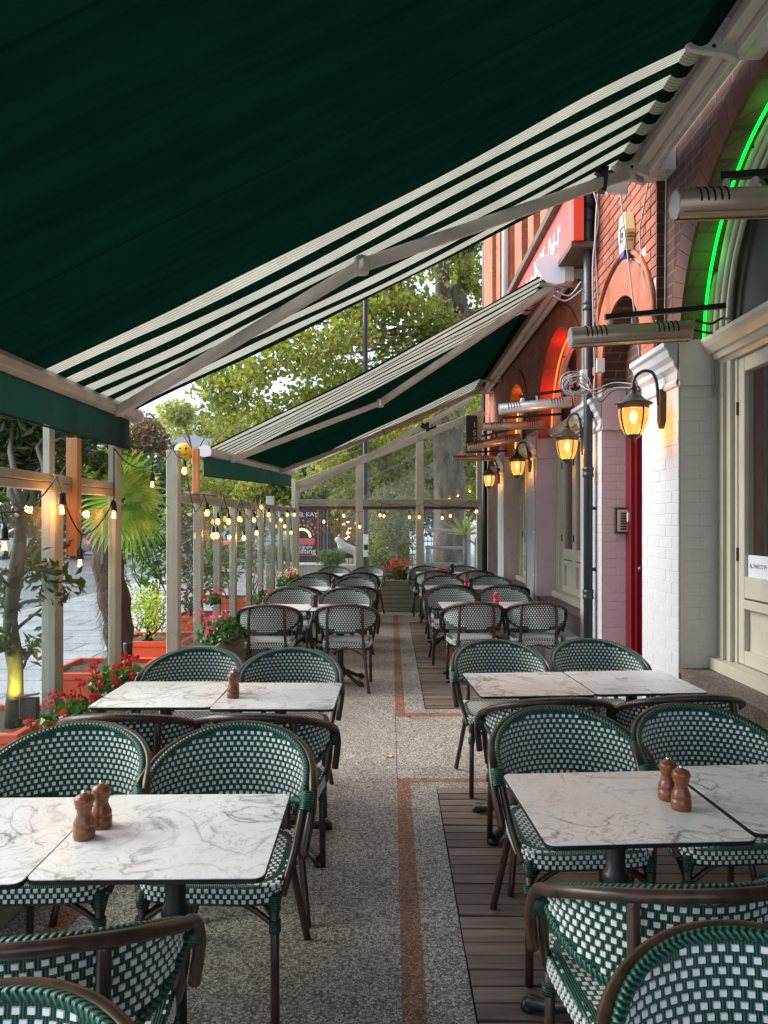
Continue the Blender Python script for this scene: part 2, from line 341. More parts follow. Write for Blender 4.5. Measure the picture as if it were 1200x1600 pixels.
M['statue'] = pbr('weathered_white_stone', (.58, .56, .50), .8, var=.25, vs=9, bs=.6, dirt=((.2, .19, .17), 9, .7))
M['stonewall'] = pbr('low_rubble_wall', (.34, .30, .26), .9, var=.3, vs=5, bs=.6)
M['cable'] = pbr('grey_cable', (.33, .32, .31), .5)
M['yellow'] = pbr('yellow_paper_globe', (.85, .50, .02), .5)
M['carblue'] = pbr('blue_car_paint', (.03, .06, .22), .2, var=.03, coat=1)
M['carwhite'] = pbr('silver_car_paint', (.5, .52, .54), .25, metal=.3, var=.03, coat=1)
M['cardark'] = pbr('dark_car_paint', (.05, .052, .06), .2, var=.03, coat=1)
M['carglass'] = pbr('dark_car_glass', (.02, .025, .03), .08)
M['tyre'] = pbr('tyre_rubber', (.015, .015, .015), .8)
M['redlight'] = emis('red_tail_light', (1, .05, .03), 1.2)
M['teal'] = pbr('teal_blue_cladding', (.16, .30, .36), .5, var=.1)
M['stock'] = bricktex('london_stock_brick', (.42, .34, .22), (.34, .27, .18), (.3, .27, .22))
M['slate'] = pbr('grey_slate', (.12, .125, .14), .6)
M['frost'] = pbr('frosted_window_vinyl', (.62, .66, .70), .5, var=.03)
M['gold'] = emis('shop_light_and_dot_glow', (1, .5, .2), 2)  # glow also put on the inner poster dots, which are no lamps

def awnfab(name, bands, pitch, wide=.54):
    """printed acrylic canvas: plain green with cream stripes inside the given y ranges"""
    m, n, b = nt(name); n.nodes.remove(b); o = n.nodes['Material Output']
    t = n.nodes.new('ShaderNodeTexCoord'); sp = n.nodes.new('ShaderNodeSeparateXYZ'); n.links.new(t.outputs['UV'], sp.inputs[0])
    y = sp.outputs[0]; fac = None
    for (a, c_, off) in bands:
        ins = math_(n, 'MULTIPLY', math_(n, 'GREATER_THAN', y, a), math_(n, 'LESS_THAN', y, c_))
        f = math_(n, 'FRACT', math_(n, 'DIVIDE', math_(n, 'SUBTRACT', y, off), pitch))
        wd = math_(n, 'LESS_THAN', f, wide)
        ln = math_(n, 'MULTIPLY', math_(n, 'LESS_THAN', math_(n, 'FRACT', math_(n, 'MULTIPLY', f, 9.26)), .2),
                   math_(n, 'GREATER_THAN', f, .0))
        k = math_(n, 'MULTIPLY', ins, math_(n, 'MULTIPLY', wd, math_(n, 'SUBTRACT', 1.0, math_(n, 'MULTIPLY', ln, .75))))
        fac = k if fac is None else math_(n, 'MAXIMUM', fac, k)
    fold = noise(n, coords(n, 'UV', (5, .35, 1)), 1.6, 4, .6)
    gcol = ramp(n, fold, [(.3, (.0016, .016, .0105)), (.7, (.0034, .027, .0175))])
    seam = math_(n, 'LESS_THAN', math_(n, 'FRACT', math_(n, 'DIVIDE', math_(n, 'ADD', y, .55), 1.2)), .012)
    gcol = mixrgb(n, math_(n, 'MULTIPLY', seam, .6), gcol, (.001, .010, .006))
    st_ = ramp(n, noise(n, coords(n, 'UV', (1, 1, 1)), 2.3, 6, .7), [(.35, (.8, .8, .8)), (.6, (1, 1, 1))])
    c = mixrgb(n, 1, mixrgb(n, fac, gcol, (.55, .55, .46)), st_, 'MULTIPLY')
    d = n.nodes.new('ShaderNodeBsdfDiffuse'); n.links.new(c, d.inputs[0])
    tr = n.nodes.new('ShaderNodeBsdfTranslucent'); n.links.new(c, tr.inputs[0])
    bp = n.nodes.new('ShaderNodeBump'); bp.inputs['Strength'].default_value = .5; bp.inputs['Distance'].default_value = .03
    n.links.new(fold, bp.inputs['Height']); n.links.new(bp.outputs[0], d.inputs['Normal'])
    ms = n.nodes.new('ShaderNodeMixShader'); n.links.new(math_(n, 'MULTIPLY_ADD', fac, .20, .10), ms.inputs[0])
    n.links.new(d.outputs[0], ms.inputs[1]); n.links.new(tr.outputs[0], ms.inputs[2]); n.links.new(ms.outputs[0], o.inputs['Surface'])
    return m
M['fab1'] = awnfab('green_canvas_with_cream_stripes', [(3.86, 5.24, 3.88)], .24)
M['fab2'] = awnfab('green_canvas_striped_both_ends', [(7.45, 8.90, 7.47), (12.9, 14.2, 12.92)], .205, .66)
def canvas():
    m, n, b = nt('plain_dark_green_canvas'); v = coords(n, 'Object', (1, 8, 1))
    c = ramp(n, noise(n, v, 4), [(.3, (.0028, .027, .018)), (.7, (.0045, .038, .026))]); n.links.new(c, b.inputs['Base Color']); b.inputs['Roughness'].default_value = .85
    t = n.nodes.new('ShaderNodeBsdfTranslucent'); n.links.new(c, t.inputs[0]); ms = n.nodes.new('ShaderNodeMixShader'); ms.inputs[0].default_value = .25
    n.links.new(b.outputs[0], ms.inputs[1]); n.links.new(t.outputs[0], ms.inputs[2]); n.links.new(ms.outputs[0], n.nodes['Material Output'].inputs['Surface']); return m
M['canvas'] = canvas()

# ------------------------------------------------------------ mesh builder
class MB:
    def __init__(s): s.v = []; s.f = []; s.mi = []; s.sm = []; s.uv = []
    def face(s, idx, mi=0, sm=False, uv=None):
        s.f.append(tuple(idx)); s.mi.append(mi); s.sm.append(sm); s.uv.append(uv)
    def hexa(s, p, mi=0):
        b = len(s.v); s.v += [tuple(q) for q in p]
        for q in ((0, 3, 2, 1), (4, 5, 6, 7), (0, 1, 5, 4), (1, 2, 6, 5), (2, 3, 7, 6), (3, 0, 4, 7)): s.face([b + k for k in q], mi)
        return s
    def box(s, x0, x1, y0, y1, z0, z1, mi=0, rz=0, c=None):
        p = [(x0, y0, z0), (x1, y0, z0), (x1, y1, z0), (x0, y1, z0), (x0, y0, z1), (x1, y0, z1), (x1, y1, z1), (x0, y1, z1)]
        if rz:
            cx, cy = c or ((x0 + x1) / 2, (y0 + y1) / 2); ca, sa = math.cos(rz), math.sin(rz)
            p = [(cx + (a - cx) * ca - (b - cy) * sa, cy + (a - cx) * sa + (b - cy) * ca, z) for a, b, z in p]
        return s.hexa(p, mi)
    def bar(s, a, b, w, h, mi=0, up=(0, 0, 1)):
        a = Vector(a); b = Vector(b); d = (b - a).normalized(); u = Vector(up)
        sx = d.cross(u)
        if sx.length < 1e-4: sx = d.cross(Vector((0, 1, 0)))
        sx.normalize(); uz = sx.cross(d).normalized(); sx *= w / 2; uz *= h / 2
        return s.hexa([a - sx - uz, a + sx - uz, b + sx - uz, b - sx - uz, a - sx + uz, a + sx + uz, b + sx + uz, b - sx + uz], mi)
    def tube(s, pts, r, seg=8, mi=0, cap=True, closed=False):
        pts = [Vector(p) for p in pts]; n = len(pts); b = len(s.v)
        rr = r if isinstance(r, (list, tuple)) else [r] * n
        prev = None; L = 0; Ls = []
        for i, p in enumerate(pts):
            if closed: t = pts[(i + 1) % n] - pts[i - 1]
            else: t = pts[min(i + 1, n - 1)] - pts[max(i - 1, 0)]
            t.normalize()
            if prev is None:
                u = t.cross(Vector((0, 0, 1)))
                if u.length < .05: u = t.cross(Vector((1, 0, 0)))
            else:
                u = prev - t * prev.dot(t)
            u.normalize(); prev = u.copy(); v = t.cross(u)
            if i: L += (pts[i] - pts[i - 1]).length
            Ls.append(L)
            for k in range(seg):
                a = 2 * PI * k / seg
                s.v.append(tuple(p + (u * math.cos(a) + v * math.sin(a)) * rr[i]))
        m = n if closed else n - 1
        for i in range(m):
            j = (i + 1) % n
            l1 = Ls[i]; l2 = Ls[j] if j else Ls[i] + (pts[0] - pts[-1]).length
            for k in range(seg):
                q = (k + 1) % seg
                s.face((b + i * seg + k, b + i * seg + q, b + j * seg + q, b + j * seg + k), mi, True,
                       [(l1, k / seg), (l1, (k + 1) / seg), (l2, (k + 1) / seg), (l2, k / seg)])
        if cap and not closed:
            s.face([b + k for k in range(seg)][::-1], mi); s.face([b + (n - 1) * seg + k for k in range(seg)], mi)
        return s
    def lathe(s, prof, c=(0, 0, 0), seg=16, mi=0, a0=0, a1=2 * PI, axis='z'):
        b = len(s.v); full = abs(a1 - a0 - 2 * PI) < 1e-6; ns_ = seg if full else seg + 1
        for r, z in prof:
            for k in range(ns_):
                a = a0 + (a1 - a0) * k / seg
                p = (r * math.cos(a), r * math.sin(a), z)
                if axis == 'x': p = (z, p[0], p[1])
                elif axis == 'y': p = (p[1], z, p[0])
                s.v.append((c[0] + p[0], c[1] + p[1], c[2] + p[2]))
        for i in range(len(prof) - 1):
            for k in range(seg):
                q = (k + 1) % ns_
                s.face((b + i * ns_ + k, b + i * ns_ + q, b + (i + 1) * ns_ + q, b + (i + 1) * ns_ + k), mi, True)
        return s
    def prism(s, poly, ax, a, b_, mi=0):
        """extrude 2-D polygon along axis ax ('x','y','z')"""
        def P(u, v, w_): return {'x': (w_, u, v), 'y': (u, w_, v), 'z': (u, v, w_)}[ax]
        o = len(s.v); n = len(poly)
        s.v += [P(u, v, a) for u, v in poly] + [P(u, v, b_) for u, v in poly]
        s.face([o + k for k in range(n)][::-1], mi); s.face([o + n + k for k in range(n)], mi)
        for k in range(n):
            q = (k + 1) % n; s.face((o + k, o + q, o + n + q, o + n + k), mi)
        return s
    def build(s, name, mat, parent=None, recalc=True):
        me = bpy.data.meshes.new(name)
        me.from_pydata(s.v, [], s.f)
        mats = mat if isinstance(mat, (list, tuple)) else [mat]
        for m in mats: me.materials.append(M[m] if isinstance(m, str) else m)
        me.polygons.foreach_set('material_index', s.mi); me.polygons.foreach_set('use_smooth', s.sm)
        if any(u is not None for u in s.uv):
            ul = me.uv_layers.new(name='UVMap'); k = 0; flat = []
            for f, u in zip(s.f, s.uv):
                for q in range(len(f)): flat += (u[q] if u else (0, 0))
            ul.data.foreach_set('uv', flat)
        me.update()
        if recalc:
            import bmesh
            bm = bmesh.new(); bm.from_mesh(me); bmesh.ops.recalc_face_normals(bm, faces=bm.faces); bm.to_mesh(me); bm.free()
        o = bpy.data.objects.new(name, me); C.objects.link(o)
        if parent is not None: o.parent = parent
        return o
def bevel(o, w=.004, seg=1, angle=40):
    import bmesh
    bm = bmesh.new(); bm.from_mesh(o.data)
    ed = [e for e in bm.edges if len(e.link_faces) == 2 and e.calc_face_angle(0) > R(angle)]
    bmesh.ops.bevel(bm, geom=ed, offset=w, segments=seg, affect='EDGES', profile=.6)
    bm.to_mesh(o.data); bm.free(); return o
def tag(o, label=None, cat=None, group=None, kind=None):
    if label: o['label'] = label
    if cat: o['category'] = cat
    if group: o['group'] = group
    if kind: o['kind'] = kind
    return o
def empty(name, loc=(0, 0, 0), rz=0):
    o = bpy.data.objects.new(name, None); C.objects.link(o); o.location = loc; o.rotation_euler = (0, 0, rz); o.empty_display_size = .1
    return o
def thing(name, label, cat, loc=(0, 0, 0), rz=0, group=None):
    return tag(empty(name, loc, rz), label, cat, group)
KIDS = {}
def copy_tree(o, parent=None, top=True):
    c = o.copy(); C.objects.link(c)
    if parent is not None: c.parent = parent
    for ch in list(o.children): copy_tree(ch, c, False)
    return c
def smooth(pts, n=6):
    P = [Vector(p) for p in pts]; out = []
    for i in range(len(P) - 1):
        p0 = P[max(i - 1, 0)]; p1 = P[i]; p2 = P[i + 1]; p3 = P[min(i + 2, len(P) - 1)]
        for k in range(n):
            t = k / n
            out.append(.5 * ((2 * p1) + (-p0 + p2) * t + (2 * p0 - 5 * p1 + 4 * p2 - p3) * t * t + (-p0 + 3 * p1 - 3 * p2 + p3) * t ** 3))
    out.append(P[-1]); return out
def text(body, size, mat, parent, loc, rot, name='lettering', depth=.001, align='CENTER', sx=1):
    cu = bpy.data.curves.new('txt', 'FONT'); cu.body = body; cu.size = size; cu.extrude = depth; cu.align_x = align; cu.align_y = 'CENTER'
    t = bpy.data.objects.new('txt', cu); C.objects.link(t)
    bpy.context.view_layer.update()
    me = bpy.data.meshes.new_from_object(t.evaluated_get(bpy.context.evaluated_depsgraph_get()))
    bpy.data.objects.remove(t); me.materials.clear(); me.materials.append(M[mat])
    o = bpy.data.objects.new(name, me); C.objects.link(o); o.location = loc; o.rotation_euler = rot; o.scale = (sx, 1, 1); o.parent = parent
    return o
def px(u, y): return (u - 611) * y / F
def pz(v, y): return 1.6 + (815 - v) * y / F

# ------------------------------------------------------------ ground
m = MB(); m.box(-300, 300, -100, 400, -1.2, -.165); tag(m.build('ground', 'asphalt'), kind='structure')
m = MB(); m.box(-6.6, 8, -8, 60, -.16, -.03); tag(m.build('pavement', 'flags'), kind='structure')
m = MB(); m.box(-6.75, -6.6, -8, 60, -.16, -.026); tag(m.build('kerb', 'concrete'), kind='structure')
m = MB(); m.box(-18.0, -6.75, -60, 300, -.164, -.15); tag(m.build('road', 'asphalt'), kind='structure')
m = MB(); m.box(-22, -18, -60, 300, -.16, -.03); tag(m.build('far_pavement', 'flags'), kind='structure')
# terrace floor: dark bed with slabs on it
XL, XR = -1.88, 1.86
terr = MB().box(XL, XR + .3, -2, 15.3, -.03, -.008).build('terrace_floor', 'dark'); tag(terr, kind='structure')
def slab(x0, x1, y0, y1, z=0., mat='agg', name='paving_slab'):
    return MB().box(x0, x1, y0, y1, -.0075, z).build(name, mat, terr)
g = .004
ys = [-2, 2.0, 4.68, 6.5, 8.7, 10.9, 13.0, 15.3]
for a, b in zip(ys[:-1], ys[1:]): slab(XL, .04 - g, a + g / 2, b - g / 2)
slab(.04 - g, .118, -2, 4.74, 0, 'aggred', 'inlay_strip'); slab(.118, XR + .3, 4.68, 4.74, 0, 'aggred', 'inlay_strip')
slab(.118 + .0, .272, -2, 4.68 - g); slab(.272, XR + .3, 4.56, 4.68 - g)
slab(.04, XR + .3, 4.74 + g, 6.26 - g)
slab(.04, XR + .3, 6.26, 6.38, 0, 'aggred', 'inlay_strip'); slab(.04 - g, .118, 6.38, 12.98, 0, 'aggred', 'inlay_strip')
slab(.118, .29, 6.38, 12.9); slab(.29, XR + .3, 6.38, 6.5 - g); slab(.29, XR + .3, 12.12, 12.9)
slab(.04, XR + .3, 12.9, 12.98, 0, 'aggred', 'inlay_strip'); slab(.04, XR + .3, 12.98 + g, 15.3)
MB().box(-1.36, -1.27, 1.2, 4.45, .0005, .004).build('inlay_strip', 'aggred', terr)
MB().box(-1.36, -.9, 4.37, 4.45, .0045, .0052).build('inlay_strip', 'aggred', terr)
# decking
def deck(x0, x1, y0, y1):
    d = MB().box(x0, x1, y0, y1, -.0078, -.004).build('wooden_deck', 'dark'); tag(d, kind='structure')
    n = int(round((y1 - y0) / .0915)); p = (y1 - y0) / n
    base = MB().box(-.5 * (x1 - x0) + .002, .5 * (x1 - x0), -p / 2 + .004, p / 2 - .004, 0, .010).build('plank', 'plank', d)
    bevel(base, .002)
    # alternative plank with splintered, gapped end
    b2 = MB(); L = (x1 - x0)
    for (a, b, y_, q) in ((-.5 * L + .002, -.5 * L + .22, -p / 2 + .011, p / 2 - .004), (-.5 * L + .22, .5 * L, -p / 2 + .0025, p / 2 - .003)):
        b2.hexa([(a, y_ if a > -.4 * L else -p / 2 + .014, 0), (b, -p / 2 + .003, 0), (b, q, 0), (a, q, 0), (a, y_ if a > -.4 * L else -p / 2 + .014, .010), (b, -p / 2 + .003, .010), (b, q, .010), (a, q, .010)])
    alt = b2.build('plank', 'plank', d); altme = alt.data; first = base
    for i in range(n):
        if i == 0: o = base
        elif i == 1: o = alt
        else:
            o = base.copy(); C.objects.link(o)
            if i % 7 in (2, 5) : o.data = altme
        o.location = ((x0 + x1) / 2 + random.uniform(0, .004), y0 + p * (i + .5), -.0035 + random.uniform(-.0015, .0015))
        o.rotation_euler = (random.uniform(-.012, .012), 0, random.uniform(-.0008, .0008))
    return d
deck(.275, XR - .002, .95, 4.555)
deck(.293, 1.72, 6.505, 12.115)

# ------------------------------------------------------------ restaurant wall
PX = 1.85; WX = 2.10
def pier(y0, y1, label, front='render', side='shaderender', height=2.50, bricks=True, ztop=2.77, mould=True):
    t = thing('masonry_pier', label, 'pier', (PX, y0, 0), group='painted piers along the restaurant front')
    L = y1 - y0; core = MB().box(.003, .34, .003, L - .003, 0, ztop).build('core', side, t)
    MB().box(.0012, .0029, .003, L - .003, 0, ztop).build('core_face', front, t)
    if bricks:
        ch = .075; n = int(height / ch)
        def mk(w_, mat, fr):
            if fr: o = MB().box(0, .0105, 0, w_ - .0035, 0, ch - .0035).build('brick', mat, t)
            else: o = MB().box(0, w_ - .0035, 0, .010, 0, ch - .0035).build('brick', mat, t)
            return bevel(o, .0014)
        cache = {}
        def put(key, w_, mat, fr, loc):
            if key in cache: o = cache[key].copy(); C.objects.link(o)
            else: o = mk(w_, mat, fr); cache[key] = o
            o.location = loc
        bw = L / 3.0; bs = .25 / 2.0
        for i in range(n):
            z = i * ch
            if i % 2 == 0:
                for k in range(3): put(('f', 0), bw, front, True, (random.uniform(-.0018, -.0002), k * bw, z))
                put(('s', 1), .25, side, False, (.012, random.uniform(-.0005, .0012), z))
            else:
                put(('f', 1), bw / 2, front, True, (random.uniform(-.0018, -.0002), 0, z))
                for k in range(2): put(('f', 0), bw, front, True, (random.uniform(-.0018, -.0002), bw / 2 + k * bw, z))
                put(('f', 1), bw / 2, front, True, (random.uniform(-.0018, -.0002), bw * 2.5, z))
                for k in range(2): put(('s', 0), bs, side, False, (.012 + k * bs, random.uniform(-.0005, .0012), z))
    else:
        MB().box(0, .012, 0, L, 0, height).build('front_face', front, t)
        MB().box(.012, .26, -.001, .012, 0, height).build('side_face', side, t)
    if mould:
        # moulded capital: ogee profile run round the street face, corbelled out
        prof = [(0, 0), (-.012, .0), (-.02, .02), (-.012, .045), (0, .05), (-.005, .10), (-.03, .13), (-.035, .16), (-.06, .19), (-.075, .235), (-.095, .25), (-.095, .285), (0, .285)]
        p = MB(); p.prism([(a, height - .015 + b) for a, b in prof], 'y', -.0, L)
        o = p.build('capital', front, t); bevel(o, .004)
        q = MB(); q.box(.0005, .27, -.02, .0, height - .015, height + .012); q.box(.0005, .27, -.008, .0, height + .012, ztop); q.build('capital_return', side, t)
    return t
pier(4.90, 5.61, 'white painted brick pier with lantern, beside the large window', height=2.49)
pier(6.69, 7.44, 'pink and white painted brick pier behind the black drainpipe', side='pink', height=2.42)
pier(9.69, 10.43, 'pale lilac-white pier carrying two thin conduits', side='pink', height=2.42, bricks=False)
pier(12.5, 13.2, 'cream pier beside the glazed end screen, lit by the last lantern', height=2.42, bricks=False)
pier(14.6, 15.2, 'far cream pier seen just past the end screen', height=2.42, bricks=False, mould=False)

def arc_pts(x, yc, zc, r, a0, a1, n):
    return [(x, yc + r * math.cos(a0 + (a1 - a0) * k / n), zc + r * math.sin(a0 + (a1 - a0) * k / n)) for k in range(n + 1)]
def arch_wall(x, y0, y1, zb, zt, ops, mat, depth, soffmat, parent, name='wall_face', step=.05):
    p = MB(); q = MB()
    n = int((y1 - y0) / step) + 1
    def low(y):
        z = zb
        for yc, r, z0 in ops:
            if abs(y - yc) < r: z = max(z, z0 + math.sqrt(max(0, r * r - (y - yc) ** 2)))
        return z
    yy = [y0 + (y1 - y0) * k / n for k in range(n + 1)]
    for yc, r, z0 in ops: yy += [yc - r + 1e-4, yc + r - 1e-4, yc - r * .99, yc + r * .99, yc - r * .96, yc + r * .96]
    yy = sorted(v for v in yy if y0 <= v <= y1)
    for a, b in zip(yy[:-1], yy[1:]):
        if b - a < 1e-6: continue
        o = len(p.v); p.v += [(x, a, low(a)), (x, b, low(b)), (x, b, zt), (x, a, zt)]; p.face((o, o + 1, o + 2, o + 3))
    for yc, r, z0 in ops:
        N = 28; A = arc_pts(x, yc, z0, r, 0, PI, N)
        A = [(x, yc + r, min(zb, z0))] + A + [(x, yc - r, min(zb, z0))]
        for a, b in zip(A[:-1], A[1:]):
            o = len(q.v); q.v += [a, b, (x + depth, b[1], b[2]), (x + depth, a[1], a[2])]; q.face((o, o + 1, o + 2, o + 3), 0, False)
        q.build('arch_soffit', soffmat, parent, recalc=False); q = MB()
    w_ = p.build(name, mat, parent, recalc=False)
    return w_
bld = thing('restaurant_building', 'red brick restaurant front with round arches above painted piers', 'building', (0, 0, 0))
A1 = (3.745, 1.29, 2.62); AD = (6.15, .54, 2.87); A2 = (8.565, 1.10, 2.66); A3 = (11.46, 1.0, 2.66); A4 = (13.9, .7, 2.66)
A0 = (.5, 1.29, 2.62)
arch_wall(1.915, -3, 5.32, 2.77, 5.2, [A0, A1], 'bricktex3', .22, 'bricktan', bld)
arch_wall(1.862, 5.32, 7.44, 2.77, 5.2, [AD], 'mortar', .24, 'bricktex3', bld)
arch_wall(1.88, 7.44, 15.2, 2.77, 5.2, [A2, A3, A4], 'bricktex', .24, 'bricktex', bld)
# reveal facing the camera between the two brick planes
MB().box(1.850, 1.914, 5.30, 5.319, 2.772, 5.2).build('brick_reveal', 'bricktex3', bld)
# bricks picked out one by one on the near wall
bk = MB().box(0, .012, 0, .214, 0, .064).build('brick', 'brick', bld); bevel(bk, .002); used = False
bh = MB().box(0, .012, 0, .101, 0, .064).build('brick', 'brick', bld); bevel(bh, .002); usedh = False
for i in range(28):
    z = 2.80 + i * .075
    y = 5.325
    seq = [.225] * 12 if i % 2 == 0 else [.1125] + [.225] * 11
    for wd in seq:
        if y + wd > 7.46: break
        yc = y + wd / 2; zc = z + .032
        dd = math.hypot(yc - AD[0], zc - AD[2]) if zc > AD[2] else abs(yc - AD[0])
        if dd > .54 + .27 + (.06 if zc > AD[2] else .02):
            if wd > .2: o = bk if not used else bk.copy(); first = not used; used = True
            else: o = bh if not usedh else bh.copy(); first = not usedh; usedh = True
            if not first: C.objects.link(o)
            o.location = (1.8515 + random.uniform(-.002, .002), y, z)
        y += wd
# voussoirs
def ring(x, yc, zc, r0, r1, n, mat, a0=0, a1=PI, th=.02):
    for k in range(n):
        b0 = a0 + (a1 - a0) * k / n + .0012; b1 = a0 + (a1 - a0) * (k + 1) / n - .0012
        P = [(r0, b0), (r1, b0), (r1, b1), (r0, b1)]
        pts = [(yc + r * math.cos(b), zc + r * math.sin(b)) for r, b in P]
        MB().prism(pts, 'x', x, x + th).build('voussoir', mat, bld)
ring(1.897, A1[0], A1[2], 1.285, 1.50, 46, 'ringshade')
ring(1.845, AD[0], AD[2], .535, .80, 22, 'paintbrick')
for s_ in (-1, 1):
    y0 = AD[0] + s_ * .54; y1 = AD[0] + s_ * .80
    MB().box(1.845, 1.865, min(y0, y1), max(y0, y1), 2.775, 2.868).build('arch_stop', 'paintbrick', bld)
ring(1.864, A2[0], A2[2], 1.095, 1.32, 30, 'paintbrick'); ring(1.864, A3[0], A3[2], .995, 1.2, 24, 'paintbrick')
# label mould over the door arch
lm = MB(); lm.tube(arc_pts(1.842, AD[0], AD[2] + .02, .84, .15, PI - .15, 20), .022, 6); lm.build('label_mould', 'paintbrick', bld)
# recess panel above the door
MB().box(2.06, 2.12, 5.61, 6.69, 2.62, 3.45).build('recess_panel', 'bricktex3', bld)
# ceiling/back so that the openings are closed
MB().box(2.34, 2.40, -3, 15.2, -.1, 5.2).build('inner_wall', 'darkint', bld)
# upper storeys
MB().box(2.0, 6.0, -3, 15.3, 5.2, 13.5).build('upper_wall', 'bricktex', bld)
MB().box(1.86, 6.0, -3, 15.3, 5.0, 5.198).build('string_course', 'coping', bld)
for (a, b) in ((14.0, 15.3), (13.0, 13.45), (11.95, 12.4), (10.85, 11.45), (9.95, 10.35), (9.05, 9.5), (8.2, 8.6)):
    MB().box(1.86, 2.0, a, b, 5.2, 13.5).build('pilaster', 'bricktex2', bld)
for a in (12.6, 10.5, 8.75):
    MB().box(1.97, 2.001, a, a + .25, 5.2, 13.5).build('dark_brick_panel', 'bricktex3', bld)
MB().tube([(1.8, 12.0, 4.6), (1.8, 12.0, 13.5)], .055, 8).build('white_downpipe', 'whitealu', bld)
t = thing('corner_drainpipe', 'thin black drainpipe at the far corner of the brick building', 'drainpipe', (px(757, 15.4), 15.4, 0))
MB().tube([(0, 0, 0), (0, 0, 12)], .05, 8).build('pipe', 'pipe', t)
for z in (1.2, 3.2, 5.2, 7.2): MB().tube([(0, 0, z), (0, 0, z + .06)], .062, 8).build('collar', 'pipe', t)

# ledge, plinth
def ledge(y0, y1, lab):
    t = thing('stone_ledge', lab, 'ledge', (0, y0, 0))
    MB().box(1.852, 2.34, 0, y1 - y0, .628, .657).build('granite_top', 'granite', t)
    MB().box(1.865, 2.3, 0, y1 - y0, .0, .627).build('marble_face', 'granite', t)
    return t
ledge(-2, 4.898, 'brown speckled granite ledge under the large near window')
ledge(7.442, 9.688, 'brown stone ledge under the window beyond the drainpipe')
ledge(10.432, 12.498, 'brown stone ledge in the third bay beyond the conduit pier')
t = tag(MB().box(1.72, 1.864, 7.45, 9.6, 0, .46).build('plinth', 'concrete'), 'low grey concrete plinth along the wall beside the third row of tables', 'plinth')
bevel(t, .006)

# ------------------------------------------------------------ windows and door
def window(y0, y1, lab, lettering=False, leaves=2, room=True):
    """y1 is the far side.  Joinery on plane x = 2.1, cornice, casement leaves with panes, solid lower panels"""
    t = thing('shop_window', lab, 'window', (0, 0, 0))
    z0, z1 = .657, 2.60
    MB().box(2.04, 2.34, y0, y1, z0 + .002, z0 + .075).build('sill', 'cream', t)
    # far jamb pilaster of stepped mouldings
    j = MB()
    for k, (xx, ww) in enumerate(((2.10, .07), (2.085, .04), (2.11, .03), (2.095, .05), (2.12, .04))):
        a = y1 - sum(w_ for _, w_ in ((2.10, .07), (2.085, .04), (2.11, .03), (2.095, .05), (2.12, .04))[:k])
        j.box(xx, 2.33, a - ww, a - .001, z0 + .076, z1)
    j.build('jamb', 'cream', t)
    j = MB(); j.box(2.09, 2.33, y0 + .001, y0 + .2, z0 + .076, z1); j.build('jamb', 'cream', t)
    # cornice
    prof = [(2.33, 2.60), (2.10, 2.60), (2.085, 2.625), (2.06, 2.63), (2.05, 2.665), (2.03, 2.67), (2.0, 2.71), (1.985, 2.74), (1.985, 2.765), (2.33, 2.765)]
    c = MB(); c.prism(prof, 'y', y0 + .01, y1 - .005); c.build('cornice', 'cream', t)
    a, b = y0 + .2, y1 - .232; Lw = (b - a) / leaves
    for k in range(leaves):
        s0 = a + k * Lw + .004; s1 = a + (k + 1) * Lw - .004
        f = MB(); zb, zt = z0 + .08, 2.595; gs = .075; gz0, gz1 = 1.27, 2.505
        f.box(2.125, 2.185, s0, s0 + gs, zb, zt); f.box(2.125, 2.185, s1 - gs, s1, zb, zt)
        f.box(2.1255, 2.1845, s0 + gs, s1 - gs, gz1, zt); f.box(2.1255, 2.1845, s0 + gs, s1 - gs, 1.14, gz0)
        f.box(2.115, 2.184, s0 + gs, s1 - gs, 1.075, 1.13); f.box(2.1255, 2.1845, s0 + gs, s1 - gs, zb, zb + .085)
        fr = f.build('casement', 'cream', t); bevel(fr, .004)
        MB().box(2.158, 2.17, s0 + gs, s1 - gs, zb + .085, 1.075).build('lower_panel', 'cream', fr)
        MB().box(2.150, 2.154, s0 + gs, s1 - gs, gz0, gz1).build('pane', 'winglass', fr)
        MB().box(2.19, 2.23, s1 - gs - .03, s1 - .03, zb, zt).build('inner_stile', 'redtimber', fr)
        MB().box(2.112, 2.126, s1 - .006, s1 + .002, 2.25, 2.33).build('hinge', 'bronze', fr)
        MB().box(2.112, 2.126, s1 - .006, s1 + .002, 1.36, 1.44).build('hinge', 'bronze', fr)
        if lettering and k == leaves - 1:
            MB().box(2.1465, 2.149, s0 + gs, s1 - gs, gz0, gz0 + .13).build('window_vinyl', 'frost', fr)
            text('AL PARCO PI', .036, 'printdark', fr, (2.1455, s1 - gs - .025, gz0 + .065), (R(90), 0, R(-90)), align='LEFT', depth=.0004)
    return t
w1 = window(2.3, 4.895, 'large cream painted casement window with frosted band and dark interior', True)
window(7.445, 9.685, 'cream framed window between the drainpipe and the conduit pier', leaves=3)
window(10.435, 12.495, 'narrow looking cream window in the third bay beyond the conduit pier', leaves=3)
# interior seen through the near window
it = thing('dining_room_interior', 'dim brown dining room with wall lamps and blue fairy lights behind the near window', 'room')
MB().box(2.305, 2.338, 2.3, 4.9, .7, 2.6).build('back_wall', 'brownint', it)
for (a, b, c_, d) in ((3.9, 4.3, 1.95, 2.3), (3.3, 4.2, 1.45, 1.85), (2.6, 3.2, 1.8, 2.2)):
    MB().box(2.27, 2.304, a, b, c_, d).build('picture', 'darkint', it)
MB().box(2.27, 2.304, 4.02, 4.12, 1.62, 1.74).build('notice', 'brownint', it)
for k in range(9):
    MB().lathe([(0, -.004), (.004, 0), (0, .004)], (2.26, 4.33 - k * .006, 2.42 - k * .025), 6).build('blue_light', 'blueled', it)
